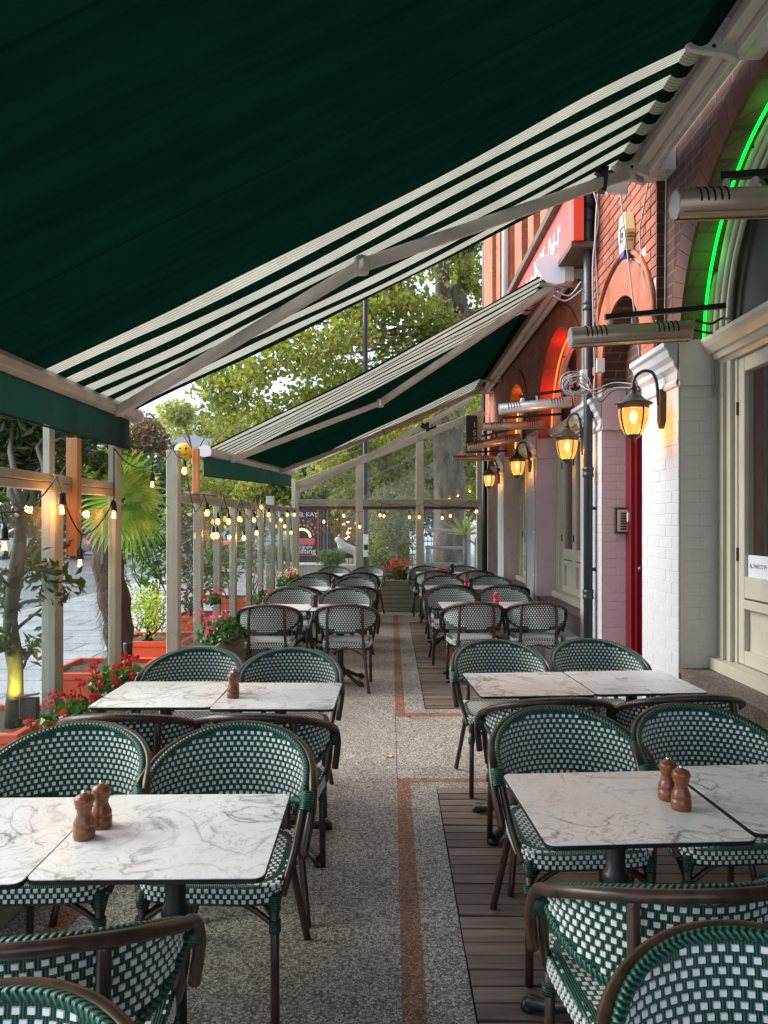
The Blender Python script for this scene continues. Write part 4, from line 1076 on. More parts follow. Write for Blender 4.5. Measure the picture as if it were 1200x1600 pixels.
# slatted end planter
ep = thing('slatted_planter', 'sage slatted timber planter with red flowers against the end screen', 'planter')
for k in range(7):
    z0_ = .005 + k * .077
    bevel(MB().box(-.42, .82, 13.48, 13.505, z0_, z0_ + .070).build('slat', 'sageh', ep), .003)
    bevel(MB().box(-.42, -.395, 13.506, 13.95, z0_, z0_ + .070).build('slat', 'sagex', ep), .003)
    bevel(MB().box(.795, .82, 13.506, 13.95, z0_, z0_ + .070).build('slat', 'sagex', ep), .003)
MB().box(-.39, .79, 13.51, 13.95, .02, .50).build('soil', 'soil', ep)
MB().box(-.43, .83, 13.47, 13.53, .545, .56).build('rim', 'sageh', ep)

# ------------------------------------------------------------ chairs
def make_chair():
    t = thing('bistro_chair', 'green and white woven bistro chair', 'chair')
    a, b, thm = .272, .262, R(98); zc, hu, hl = .665, .158, .108
    def env(q): return max(0.0, math.cos(min(1, abs(q)) * PI / 2)) ** .82
    def P(th, z, off=0):
        k = 1 + (z - .62) * .18
        x = a * math.sin(th) * k; y = -b * math.cos(th) * (1 + (z - .60) * .40) + .0
        n = Vector((math.sin(th) / a, -math.cos(th) / b, 0)).normalized()
        return Vector((x, y, z)) + n * off
    m_ = MB(); NT, NZ = 44, 8
    for i in range(NT + 1):
        th = -thm + 2 * thm * i / NT; e = env(th / thm)
        for j in range(NZ + 1):
            z = zc - hl * e + (hu + hl) * e * j / NZ; m_.v.append(tuple(P(th, z)))
    for i in range(NT):
        for j in range(NZ):
            q = (i * (NZ + 1) + j, (i + 1) * (NZ + 1) + j, (i + 1) * (NZ + 1) + j + 1, i * (NZ + 1) + j + 1)
            uv = []
            for k in q:
                ii, jj = divmod(k, NZ + 1); th = -thm + 2 * thm * ii / NT; uv.append((th * .27, m_.v[k][2]))
            m_.face(q, 0, True, uv)
    # white strand squares standing proud on both sides
    dth = .0250 / .27; dz = .0200; row = 0; z = zc - hl
    hw, hh = .0066 / .27, .0060
    while z < zc + hu:
        off = (row % 2) * .5
        k = -40
        while k < 41:
            th = (k + off) * dth
            if abs(th) < thm:
                e = env(th / thm) * .95; hi = hu if z > zc else hl
                if abs(z - zc) < hi * e - .010 and abs(th) < thm * .94:
                    pts = []
                    for sgn in (1, -1):
                        for (du, dv, f) in ((-1, -1, .9), (1, -1, .9), (1, 1, .9), (-1, 1, .9)):
                            pts.append(P(th + du * hw * f, z + dv * hh * f, sgn * .0032))
                    mid = [P(th + du * hw, z + dv * hh, 0) for du, dv in ((-1, -1), (1, -1), (1, 1), (-1, 1))]
                    o = len(m_.v); m_.v += [tuple(p) for p in pts + mid]
                    m_.face((o, o + 1, o + 2, o + 3), 1); m_.face((o + 7, o + 6, o + 5, o + 4), 1)
                    for q in range(4):
                        q2 = (q + 1) % 4
                        m_.face((o + q, o + 8 + q, o + 8 + q2, o + q2), 1); m_.face((o + 4 + q, o + 4 + q2, o + 8 + q2, o + 8 + q), 1)
            k += 1
        z += dz; row += 1
    m_.build('woven_backrest', ['green', 'white'], t, recalc=False)
    # braided border
    bd = []
    for k in range(72):
        ph = 2 * PI * k / 72
        c_, s_ = math.cos(ph), math.sin(ph)
        q = math.copysign(abs(c_) ** .95, c_)
        bd.append(P(q * thm, zc + math.copysign(env(q), s_) * (hu if s_ > 0 else hl), 0))
    MB().tube(bd, .0125, 7, closed=True).build('braided_border', 'braid', t)
    # outer back rail, following the upper edge and dropping to free capped ends
    def top(th, off, dz_=-.003):
        return P(th, zc + hu * env(th / thm) + dz_, off)
    half = [top(R(d), .021) for d in range(0, 78, 7)]
    tail = [(.301, -.005, .700), (.306, .042, .645), (.300, .078, .585), (.291, .098, .53), (.286, .105, .495)]
    right = half + [Vector(p) for p in tail]
    left = [Vector((-p.x, p.y, p.z)) for p in right[::-1]][:-1]
    MB().tube(smooth(left + right, 2), .0155, 10).build('back_rail', 'frame', t)
    for s in (-1, 1):
        MB().tube(smooth([(s * .276, .012, .685), (s * .276, .04, .65), (s * .270, .066, .60), (s * .258, .105, .52), (s * .243, .15, .455), (s * .232, .185, .41)], 4), .0135, 8).build('arm', 'frame', t)
        MB().tube([(s * .289, .022, .680), (s * .291, .040, .655), (s * .288, .055, .630)], .026, 10).build('binding', 'binding', t)
        # front leg
        MB().tube([(s * .212, .205, .43), (s * .214, .21, .2), (s * .216, .214, .0)], .0145, 9).build('leg', 'frame', t)
        MB().tube([(s * .213, .207, .425), (s * .214, .209, .375)], .0185, 9).build('binding', 'binding', t)
        MB().tube([(s * .214, .21, .345), (s * .2145, .211, .31)], .020, 9).build('binding', 'binding', t)
        # rear leg running up to the back rail
        th = R(34); tp = top(th, .012, -.006)
        MB().tube(smooth([(s * tp.x, tp.y, tp.z), (s * .166, -.262, .68), (s * .168, -.236, .55), (s * .172, -.215, .45), (s * .192, -.245, .28), (s * .232, -.315, .0)], 4), .0145, 9).build('leg', 'frame', t)
        MB().tube([(s * .172, -.215, .46), (s * .174, -.218, .425)], .0195, 9).build('binding', 'binding', t)
        MB().tube([(s * .184, -.235, .34), (s * .188, -.240, .315)], .0195, 9).build('binding', 'binding', t)
        # side stretcher
        MB().tube(smooth([(s * .214, .205, .33), (s * .212, .13, .385), (s * .205, .02, .405), (s * .196, -.12, .385), (s * .188, -.232, .335)], 4), .0095, 7).build('stretcher', 'frame', t)
    MB().tube(smooth([(-.212, .212, .33), (-.13, .21, .385), (-.04, .2, .412), (.04, .2, .412), (.13, .21, .385), (.212, .212, .33)], 4), .0095, 7).build('stretcher', 'frame', t)
    MB().tube(smooth([(-.212, .19, .335), (-.09, .06, .395), (0, .0, .405), (.09, .06, .395), (.212, .19, .335)], 4), .0095, 7).build('stretcher', 'frame', t)
    MB().tube(smooth([(-.184, -.238, .33), (-.10, -.232, .38), (0, -.228, .41), (.10, -.232, .38), (.184, -.238, .33)], 4), .0095, 7).build('stretcher', 'frame', t)
    # seat: rounded slab with woven checks on top and rim
    out = []
    def seat_xy(ph):
        c_, s_ = math.cos(ph), math.sin(ph); e_ = .42
        x = math.copysign(abs(c_) ** e_, c_); y = math.copysign(abs(s_) ** e_, s_)
        wd = .232 + .012 * y
        return x * wd, .012 + y * .228
    NS = 48; st = MB(); rings = [(.97, .395), (1.0, .405), (1.0, .448), (.985, .460), (.94, .464), (.5, .461), (.02, .459)]
    for f, z in rings:
        for k in range(NS):
            x, y = seat_xy(2 * PI * k / NS); st.v.append((x * f, .012 + (y - .012) * f, z))
    for i in range(len(rings) - 1):
        for k in range(NS):
            q = (k + 1) % NS; st.face((i * NS + k, i * NS + q, (i + 1) * NS + q, (i + 1) * NS + k), 0, True,
                [(st.v[i * NS + k][0], st.v[i * NS + k][1]), (st.v[i * NS + q][0], st.v[i * NS + q][1]), (st.v[(i + 1) * NS + q][0], st.v[(i + 1) * NS + q][1]), (st.v[(i + 1) * NS + k][0], st.v[(i + 1) * NS + k][1])])
    st.face([k for k in range(NS)][::-1], 0)
    row = 0; y = -.205
    while y < .232:
        k = -12
        while k < 13:
            x = (k + (row % 2) * .5) * .0245
            w_ = .218 + .012 * (y / .23)
            if abs(x) < w_ and math.hypot(max(0, abs(x) - .17), max(0, abs(y - .012) - .17)) < .058:
                zz = .4615 + .002
                o = len(st.v); st.v += [(x - .0072, y - .0062, zz), (x + .0072, y - .0062, zz), (x + .0072, y + .0062, zz), (x - .0072, y + .0062, zz),
                                        (x - .0078, y - .0068, zz - .006), (x + .0078, y - .0068, zz - .006), (x + .0078, y + .0068, zz - .006), (x - .0078, y + .0068, zz - .006)]
                st.face((o, o + 1, o + 2, o + 3), 1)
                for q in range(4):
                    q2 = (q + 1) % 4; st.face((o + 4 + q, o + 4 + q2, o + q2, o + q), 1)
            k += 1
        y += .0185; row += 1
    # rim squares
    per = [Vector((*seat_xy(2 * PI * k / 240), 0)) for k in range(241)]; L = [0]
    for p, q in zip(per[:-1], per[1:]): L.append(L[-1] + (q - p).length)
    def at(s):
        s %= L[-1]
        for i in range(240):
            if L[i + 1] >= s:
                f = (s - L[i]) / max(1e-9, L[i + 1] - L[i]); return per[i].lerp(per[i + 1], f), (per[i + 1] - per[i]).normalized()
    n_ = int(L[-1] / .0235); stp = L[-1] / n_
    for r_, zz in enumerate((.413, .429, .445)):
        for k in range(n_):
            p, tg = at((k + (r_ % 2) * .5) * stp); nr = Vector((tg.y, -tg.x, 0))
            o = len(st.v)
            for (du, dv, of) in ((-1, -1, .0025), (1, -1, .0025), (1, 1, .0025), (-1, 1, .0025), (-1.05, -1.05, -.002), (1.05, -1.05, -.002), (1.05, 1.05, -.002), (-1.05, 1.05, -.002)):
                st.v.append(tuple(p + tg * du * .0062 + nr * of + Vector((0, 0, zz + dv * .0056))))
            st.face((o, o + 1, o + 2, o + 3), 1)
            for q in range(4):
                q2 = (q + 1) % 4; st.face((o + 4 + q, o + 4 + q2, o + q2, o + q), 1)
    st.build('woven_seat', ['green', 'white'], t, recalc=False)
    return t
chair0 = make_chair(); first_chair = [True]
def put_chair(x, yb, near, rz, lab):
    """yb = y of the backrest's outer top; near chairs face away from the camera"""
    if first_chair[0]: o = chair0; first_chair[0] = False
    else: o = copy_tree(chair0)
    off = .30
    x *= (yb + .26) / yb if near else (yb - .22) / yb
    o.location = (x, yb + off if near else yb - off, .008 if x > .3 else 0)
    o.rotation_euler = (0, 0, rz if near else PI + rz)
    o['label'] = lab; o['category'] = 'chair'; o['group'] = 'green and white woven bistro chairs'
    return o
ordn = ['nearest', 'second', 'third', 'fourth', 'fifth']
rows = [
 # side, row, near backs (x,y,rz), far backs
 ('left', 0, [], [(-.735, 1.27, .03)]),
 ('left', 1, [(-.625, 1.385, R(7))], [(-1.24, 2.92, R(2)), (-.615, 2.92, R(-3))]),
 ('left', 2, [(-1.03, 3.03, R(2)), (-.50, 3.03, R(-3))], [(-1.21, 4.66, R(-2)), (-.612, 4.63, R(2))]),
 ('left', 3, [(-1.13, 7.05, R(3)), (-.41, 7.1, R(-2))], [(-1.17, 8.9, 0), (-.52, 8.85, R(4))]),
 ('left', 4, [(-1.12, 9.1, 0), (-.45, 9.15, R(3))], [(-1.16, 10.7, 0), (-.50, 10.65, 0)]),
 ('left', 5, [(-1.07, 11.6, 0), (-.49, 11.6, R(4))], [(-.99, 13.2, 0), (-.41, 13.25, R(-10))]),
 ('right', 0, [], [(.735, 1.44, R(-4))]),
 ('right', 1, [(.565, 1.575, R(4))], [(.725, 3.14, R(4)), (1.32, 3.18, R(5))]),
 ('right', 2, [(.665, 3.27, R(4)), (1.25, 3.33, R(3))], [(.70, 4.92, R(3)), (1.335, 4.95, R(2))]),
 ('right', 3, [(.77, 7.2, R(4)), (1.375, 7.22, R(-3))], [(.70, 8.95, 0), (1.33, 9.0, 0)]),
 ('right', 4, [(.72, 9.15, 0), (1.38, 9.2, 0)], [(.74, 10.8, 0), (1.41, 10.8, 0)]),
 ('right', 5, [(.68, 11.9, 0), (1.32, 11.9, 0)], [(.61, 13.25, 0), (1.26, 13.3, 0)]),
]
for side, r_, ne, fa in rows:
    for k, (x, y, a) in enumerate(ne):
        pos = '' if len(ne) == 1 else ('wall side' if (k == 1) == (side == 'right') else 'aisle side')
        if side == 'left' and len(ne) == 2: pos = 'fence side' if k == 0 else 'aisle side'
        put_chair(x, y, True, a, f"{pos} woven chair, back to the camera, before the {ordn[r_-1]} {side} table pair".strip())
    for k, (x, y, a) in enumerate(fa):
        if r_ == 0: lab = f"cut off woven chair at the bottom {side} corner, facing the camera"
        else:
            pos = ('fence side' if k == 0 else 'aisle side') if side == 'left' else ('aisle side' if k == 0 else 'wall side')
            lab = f"{pos} woven chair facing the camera behind the {ordn[r_-1]} {side} table pair"
        put_chair(x, y, False, a, lab)

# ------------------------------------------------------------ tables
def make_table():
    t = thing('bistro_table', 'marble topped bistro table', 'table')
    h = .285; r = .025
    def rr(h_, r_):
        out = []
        for cx, cy, a0 in ((h_ - r_, h_ - r_, 0), (-h_ + r_, h_ - r_, 90), (-h_ + r_, -h_ + r_, 180), (h_ - r_, -h_ + r_, 270)):
            for k in range(5): a = R(a0 + 22.5 * k); out.append((cx + r_ * math.cos(a), cy + r_ * math.sin(a)))
        return out
    MB().prism(rr(h - .0015, r), 'z', .7432, .745).build('table_top', 'marble', t)
    MB().prism(rr(h, r), 'z', .732, .7430).build('top_edge', 'edge', t)
    MB().box(-.13, .13, -.02, .02, .715, .7315).box(-.02, .02, -.13, -.021, .715, .7315).box(-.02, .02, .021, .13, .715, .7315).build('top_spider', 'black', t)
    MB().lathe([(.03, .715), (.036, .70), (.030, .68), (.028, .55), (.036, .54), (.040, .52), (.034, .50), (.042, .485), (.034, .47), (.042, .455), (.034, .44), (.030, .42), (.032, .16), (.05, .14), (.055, .11), (.045, .08), (.05, .06), (.03, .05), (0, .05)], (0, 0, 0), 16).build('column', 'black', t)
    for k in range(4):
        a = R(45 + 90 * k); c_, s_ = math.cos(a), math.sin(a)
        pts = smooth([(.03 * c_, .03 * s_, .11), (.10 * c_, .10 * s_, .095), (.19 * c_, .19 * s_, .05), (.26 * c_, .26 * s_, .03), (.30 * c_, .30 * s_, .022)], 4)
        n = len(pts); MB().tube(pts, [.026 - .008 * math.sin(PI * min(1, i / (n - 1) * 1.15)) for i in range(n)], 8).build('foot', 'black', t)
        MB().lathe([(0, 0), (.026, 0), (.028, .01), (.022, .03), (0, .036)], (.30 * c_, .30 * s_, 0), 10).build('foot_pad', 'black', t)
    return t
tab0 = make_table(); ft = [True]
def put_table(x, y, rz, lab):
    if ft[0]: o = tab0; ft[0] = False
    else: o = copy_tree(tab0)
    o.location = (x, y, .008 if x > .3 else 0); o.rotation_euler = (0, 0, rz)
    o['label'] = lab; o['category'] = 'table'; o['group'] = 'marble topped tables set in pairs'
trow = [
 ('left', 1, [(-1.166, 2.075, R(1)), (-.5955, 2.105, R(1))]),
 ('left', 2, [(-1.12, 3.79, R(.5)), (-.545, 3.76, R(-.5))]),
 ('left', 3, [(-1.08, 7.62, 0), (-.505, 7.60, R(1))]),
 ('left', 4, [(-1.08, 9.72, 0), (-.50, 9.72, 0)]),
 ('left', 5, [(-1.0, 12.3, 0), (-.42, 12.3, 0)]),
 ('right', 1, [(.675, 2.29, R(3.5)), (1.255, 2.37, R(4))]),
 ('right', 2, [(.70, 3.99, R(4)), (1.275, 4.04, R(4))]),
 ('right', 3, [(.78, 7.75, R(1)), (1.36, 7.76, R(1))]),
 ('right', 4, [(.72, 9.82, 0), (1.30, 9.82, 0)]),
 ('right', 5, [(.70, 12.6, 0), (1.28, 12.6, 0)]),
]
for side, r_, lst in trow:
    for k, (x, y, a) in enumerate(lst):
        pos = ('fence side' if k == 0 else 'aisle side') if side == 'left' else ('aisle side' if k == 0 else 'wall side')
        put_table(x, y, a, f"{pos} white marble topped table of the {ordn[r_-1]} pair on the {side}")

# ------------------------------------------------------------ mills and small things
def mill(x, y, mat, lab, s=1.0, tilt=0):
    prof = [(0, 0), (.027, 0), (.029, .004), (.029, .030), (.0265, .032), (.0285, .036), (.028, .044), (.022, .056), (.0185, .068), (.021, .080), (.0245, .084), (.0225, .088), (.026, .094), (.027, .104), (.022, .114), (.010, .119), (0, .120)]
    t = thing('pepper_mill', lab, 'pepper mill', (x, y, .745 + (.008 if x > .3 else 0)), group='pepper and salt mills on the tables')
    MB().lathe([(r * s, z * s) for r, z in prof], (0, 0, 0), 20).build('body', mat, t)
    MB().lathe([(0, .1185 * s), (.006 * s, .119 * s), (.007 * s, .125 * s), (.004 * s, .129 * s), (0, .130 * s)], (0, 0, 0), 10).build('top_nut', 'chrome', t)
mill(-.830, 2.06, 'millwood', 'wooden pepper mill in front on the large left table')
mill(-.812, 2.135, 'millwood', 'wooden mill standing just behind the other on the large left table')
mill(-.768, 3.70, 'millwood', 'front wooden mill on the second left table')
mill(-.782, 3.78, 'millwood', 'rear wooden mill on the second left table')
mill(.855, 2.245, 'millwood', 'front wooden mill on the nearest right table')
mill(.845, 2.325, 'millwood', 'rear wooden mill on the nearest right table')
mill(px(492, 7.6), 7.6, 'millblack', 'black mill on the third left table', 1.05)
mill(px(488, 7.75), 7.75, 'millwood', 'wooden mill behind the black one on the third left table')
mill(px(775, 7.72), 7.72, 'millred', 'red mill on the third right table', 1.05)
mill(px(728, 9.7), 9.7, 'millred', 'red mill beside a black one on the fourth right table')
mill(px(735, 9.75), 9.75, 'millblack', 'black mill on the fourth right table', 1.05)
mill(px(521, 9.7), 9.7, 'millblack', 'black mill on the fourth left table', 1.05)
mill(px(706, 12.5), 12.5, 'millblack', 'black mill on the farthest right table', 1.3)
t = MB().lathe([(.0, 0), (.03, 0), (.035, .01), (.085, .07), (.09, .075), (.08, .07), (.03, .015), (0, .012)], (px(690, 12.5), 12.5, .753), 18).build('red_bowl', 'millred')
tag(t, 'small red bowl on the farthest right table', 'bowl')
def fallen(u, v, mat, lab, s=.03):
    y = 1904 / (v - 815); x = px(u, y); rs = random.Random(int(u))
    m_ = MB(); pts = [(x + s * (1 + .4 * rs.uniform(-1, 1)) * math.cos(a), y + s * .7 * (1 + .4 * rs.uniform(-1, 1)) * math.sin(a), .004 + rs.uniform(0, .010)) for a in [2 * PI * k / 9 for k in range(9)]]
    b = len(m_.v); m_.v += pts + [(x, y, .004)]
    for k in range(9): m_.face((b + k, b + (k + 1) % 9, b + 9))
    tag(m_.build('fallen_leaf', mat), lab, 'leaf')
fallen(608, 1183, 'yellowleaf', 'small yellow leaf lying on the pebbled aisle', .028)
fallen(640, 1121, 'millred', 'red petal lying at the corner of the far inlay strip', .022)

# ------------------------------------------------------------ string lights
def string(lab, anchors, bulbs, drop=.09, side=Vector((0, 0, 0)), lit=()):
    t = thing('string_lights', lab, 'string lights')
    pts = []
    for a, b in zip(anchors[:-1], anchors[1:]):
        a = Vector(a); b = Vector(b); L = (b - a).length; sg = .10 * L
        for k in range(8):
            f = k / 8; p = a.lerp(b, f); p.z -= sg * 4 * f * (1 - f); pts.append(p)
    pts.append(Vector(anchors[-1]))
    MB().tube(pts, .0045, 5).build('cable', 'rubber', t)
    for i, (x, y, z) in enumerate(bulbs):
        c = Vector((x, y, z))
        n = min(pts, key=lambda p: (p - c).length)
        MB().tube(smooth([n, Vector(((n.x + x) / 2, (n.y + y) / 2, max(z + .085, (n.z + z) / 2 + .03))), c + Vector((0, 0, .075))], 4), .004, 5).build('drop_cable', 'rubber', t)
        s = MB().lathe([(0, .085), (.008, .085), (.012, .075), (.017, .065), (.019, .03), (.021, .028), (.021, .018), (0, .018)], c, 10).build('socket', 'rubber', t)
        big = y < 6
        if big:
            MB().lathe([(.014, .018), (.018, .005), (.0225, -.012), (.021, -.028), (.012, -.042), (0, -.046)], c, 12).build('bulb', 'bulbglass', t)
            fl = MB()
            for k in range(5):
                a = 2 * PI * k / 5; fl.tube([c + Vector((.006 * math.cos(a), .006 * math.sin(a), .012)), c + Vector((.010 * math.cos(a), .010 * math.sin(a), -.028))], .0022, 4)
            fl.build('filament', 'filament', t)
        else:
            MB().lathe([(.014, .018), (.018, .005), (.025, -.012), (.023, -.030), (.012, -.044), (0, -.048)], c, 8).build('bulb', 'bulb', t)
        if i in lit:
            ld = bpy.data.lights.new('bulb_light', 'POINT'); ld.energy = 1.2; ld.color = (1, .38, .08); ld.shadow_soft_size = .02
            lo = bpy.data.objects.new('bulb_light', ld); C.objects.link(lo); lo.location = c + Vector((0, -.02, -.0)); lo.parent = t
    return t
def fz(u, v, x=-1.78):
    y = x * F / (u - 611); return (x, y, pz(v, y))
bl1 = [fz(7, 850), fz(97, 795), fz(125, 878), fz(178, 803), fz(238, 755), fz(288, 733)]
string('near string of bare bulbs draped over the left fence posts', [fz(-60, 760), fz(10, 800), fz(88, 745), fz(128, 835), fz(178, 780), fz(178, 700), fz(238, 722), fz(270, 700), fz(285, 715)], bl1, lit=(1, 3))
uv2 = [(324, 799), (340, 813), (333, 835), (339, 835), (357, 813), (374, 809), (381, 839), (397, 811), (401, 831), (408, 791), (420, 803), (439, 811), (445, 821), (455, 831), (449, 803), (460, 803)]
bl2 = [fz(u, v) for u, v in uv2]
string('far string of glowing bulbs looped along the left fence', [fz(288, 715), fz(305, 800), fz(319, 773), fz(341, 815), fz(349, 773), fz(365, 812), fz(375, 775), fz(392, 812), fz(400, 778), (-1.78, 11.2, 1.75), (-1.78, 12.0, 1.9), (-1.78, 12.9, 1.72), (-1.78, 13.6, 1.88), (-1.76, 14.3, 1.85)], bl2, lit=(3, 6, 10))
uv3 = [(506, 814), (537, 805), (562, 822), (594, 804), (600, 805), (640, 807), (655, 807), (691, 808), (704, 805), (745, 798)]
bl3 = [(px(u, 14.4), 14.4, pz(v, 14.4)) for u, v in uv3]
string('string of bulbs along the middle rail of the end screen', [(px(u, 14.42), 14.42, pz(v, 14.42)) for u, v in ((466, 786), (494, 785), (507, 796), (537, 785), (560, 800), (590, 783), (620, 787), (645, 790), (668, 783), (700, 790), (735, 783), (754, 785))], bl3, lit=(1,))

# ------------------------------------------------------------ planting
def leaves(mb, centre, rad, n, size, rs, asp=2.0, mi=0, shell=.0, flat=1.0, up=.0):
    cx, cy, cz = centre; rx, ry, rz_ = rad
    for _ in range(n):
        while True:
            a, b, c_ = rs.uniform(-1, 1), rs.uniform(-1, 1), rs.uniform(-1, 1); d = a * a + b * b + c_ * c_
            if d < 1 and d >= shell: break
        p = Vector((cx + a * rx, cy + b * ry, cz + c_ * rz_))
        s = size * rs.uniform(.6, 1.25)
        u = Vector((rs.gauss(0, 1), rs.gauss(0, 1), rs.gauss(0, .7) + up)).normalized()
        v = u.cross(Vector((rs.gauss(0, 1), rs.gauss(0, 1), rs.gauss(0, 1)))).normalized() * (s / asp)
        nn = u.cross(v).normalized() * (s * .12); o = len(mb.v)
        mb.v += [tuple(p - u * s * .5), tuple(p + v * .5 + nn), tuple(p + u * s * .5), tuple(p - v * .5 + nn), tuple(p)]
        mb.face((o, o + 1, o + 4), mi); mb.face((o + 1, o + 2, o + 4), mi); mb.face((o + 2, o + 3, o + 4), mi); mb.face((o + 3, o, o + 4), mi)
def quads(mb, centre, rad, n, size, rs, mi=0, shell=0.):
    cx, cy, cz = centre; rx, ry, rz_ = rad
    for _ in range(n):
        while True:
            a, b, c_ = rs.uniform(-1, 1), rs.uniform(-1, 1), rs.uniform(-1, 1); d = a * a + b * b + c_ * c_
            if d < 1 and d >= shell: break
        p = Vector((cx + a * rx, cy + b * ry, cz + c_ * rz_)); s = size * rs.uniform(.55, 1.2)
        u = Vector((rs.gauss(0, 1), rs.gauss(0, 1), rs.gauss(0, 1))).normalized(); v = u.cross(Vector((rs.gauss(0, 1), rs.gauss(0, 1), rs.gauss(0, 1)))).normalized()
        o = len(mb.v); w_ = rs.uniform(.35, .55)
        mb.v += [tuple(p - u * s * .5), tuple(p + v * s * w_ - u * s * .08), tuple(p + u * s * .5), tuple(p - v * s * w_ - u * s * .05)]
        mb.face((o, o + 1, o + 2, o + 3), mi)
def branch(mb, p0, p1, r0, r1, rs, wob=.08, n=6, seg=8):
    p0 = Vector(p0); p1 = Vector(p1); L = (p1 - p0).length
    pts = [p0.lerp(p1, k / n) + Vector((rs.uniform(-1, 1), rs.uniform(-1, 1), rs.uniform(-.4, .4))) * wob * L * (0 if k in (0, n) else 1) * .5 for k in range(n + 1)]
    mb.tube(smooth(pts, 2), [r0 + (r1 - r0) * k / (n * 2) for k in range(n * 2 + 1)], seg); return pts

def planter(lab, x0, x1, y0, y1, h):
    t = thing('orange_planter', lab, 'planter', ((x0 + x1) / 2, (y0 + y1) / 2, -.03), group='orange red square planters along the street')
    a, b = (x1 - x0) / 2, (y1 - y0) / 2; h += .03
    m_ = MB(); k = .90
    m_.hexa([(-a * k, -b * k, 0), (a * k, -b * k, 0), (a * k, b * k, 0), (-a * k, b * k, 0), (-a, -b, h - .05), (a, -b, h - .05), (a, b, h - .05), (-a, b, h - .05)])
    bevel(m_.build('body', 'orange', t), .01)
    r = MB()
    for (p, q, s, u) in ((-a - .012, a + .012, -b - .012, -b + .03), (-a - .012, a + .012, b - .03, b + .012), (-a - .012, -a + .03, -b + .03, b - .03), (a - .03, a + .012, -b + .03, b - .03)):
        r.box(p, q, s, u, h - .0495, h)
    bevel(r.build('rim', 'orange', t), .004)
    s = MB(); N = 10; rs = random.Random(4)
    for i in range(N + 1):
        for j in range(N + 1): s.v.append((-a + .03 + (2 * a - .06) * i / N, -b + .03 + (2 * b - .06) * j / N, h - .035 + rs.uniform(-.012, .012)))
    for i in range(N):
        for j in range(N): s.face((i * (N + 1) + j, (i + 1) * (N + 1) + j, (i + 1) * (N + 1) + j + 1, i * (N + 1) + j + 1), 0, True)
    s.build('soil', 'soil', t)
    return t
planter('orange red planter with the palm, behind the red begonias', -2.62, -1.95, 5.74, 6.40, .457)
planter('orange red planter in the lower left corner holding the small tree', -2.62, -1.95, 3.96, 4.62, .495)
planter('orange red planter under the lime shrub beyond the fence gap', -2.66, -2.0, 7.3, 7.95, .45)
planter('orange red planter behind the far fence posts', -2.66, -2.0, 9.2, 9.85, .45)
planter('orange red planter farthest along the fence', -2.66, -2.0, 11.3, 11.95, .45)

# small evergreen tree (near, left)
rs = random.Random(21)
t = thing('evergreen_tree', 'small dark leaved evergreen tree with lit trunk in the corner planter', 'tree', (0, 0, 0))
tb = Vector((px(20, 4.25), 4.25, .46)); tr = MB()
tp = [tb, tb + Vector((.015, 0, .30)), Vector((px(16, 4.25), 4.25, 1.05)), Vector((px(30, 4.25), 4.25, 1.45)), Vector((px(34, 4.25), 4.25, 1.68))]
tr.tube(smooth(tp, 4), [.047 + .004 * math.sin(k * 1.3) - .0008 * k for k in range(17)], 9)
for (u_, v_, yy_) in ((-30, 690, 4.6), (20, 660, 4.8), (75, 680, 4.7), (110, 720, 4.6)): branch(tr, (px(34, 4.25), 4.25, 1.66), P3(u_, v_, yy_), .026, .008, rs, .14, 5, 6)
tr.build('trunk', 'barkgreen', t)
br = MB(); lf = MB()
ends = [(75, 880), (90, 930), (0, 930), (-30, 880), (80, 830), (-10, 990), (60, 1000), (120, 905), (100, 860), (70, 780), (-10, 780), (40, 860)]
for (u, v) in ends:
    y = 4.25 + rs.uniform(-.25, .3); e_ = Vector((px(u, y), y, pz(v, y))); s_ = tb.lerp(Vector((px(30, 4.25), 4.25, 1.6)), max(.1, min(1, (e_.z - .65) / 1.1)))
    branch(br, s_, e_, .012, .004, rs, .18, 5, 5)
    for k in range(3):
        c_ = s_.lerp(e_, .6 + .2 * k); leaves(lf, c_, (.08, .08, .08), 13, .085, rs, 2.6)
for (u, v, r_, n) in ((20, 690, .22, 190), (0, 640, .25, 200), (60, 630, .26, 200), (110, 660, .22, 160), (-10, 725, .2, 130), (80, 670, .24, 210), (-20, 660, .25, 180), (55, 715, .20, 130), (150, 690, .2, 130), (120, 730, .16, 90), (10, 745, .14, 60), (90, 755, .1, 40)):
    y = (5.0 if u < 100 else 5.75) + rs.uniform(-.15, .35); leaves(lf, (px(u, y), y, pz(v, y)), (r_ * 1.35, r_, r_), int(n * 1.7), .105, rs, 2.7)
br.build('branches', 'barkgreen', t); lf.build('foliage', 'darkleaf', t, recalc=False)
sl = thing('ground_spotlight', 'small black floodlight pointing at the trunk in the corner planter', 'spotlight', (px(50, 4.15), 4.15, .5))
bevel(MB().box(-.05, .05, -.05, -.01, .03, .15).build('head', 'black', sl), .006); MB().bar((0, -.03, -.04), (0, -.03, .03), .02, .02).build('stake', 'black', sl)
b_ = MB(); b_.bar((-.06, -.055, .155), (.06, -.055, .175), .03, .008); b_.build('visor', 'redtimber', sl)
ld = bpy.data.lights.new('trunk_light', 'SPOT'); ld.energy = 10; ld.color = (1, .8, .15); ld.spot_size = R(60); ld.shadow_soft_size = .03
lo = bpy.data.objects.new('trunk_light', ld); C.objects.link(lo); lo.location = (-.09, -.05, .12); lo.parent = sl
dv = (tb + Vector((0, 0, .28))) - (Vector(sl.location) + Vector((-.09, -.05, .12))); lo.rotation_euler = dv.to_track_quat('-Z', 'Y').to_euler()
sl2 = thing('planter_spotlight', 'small black spotlight standing in the palm planter', 'spotlight', (px(200, 5.85), 5.85, .46))
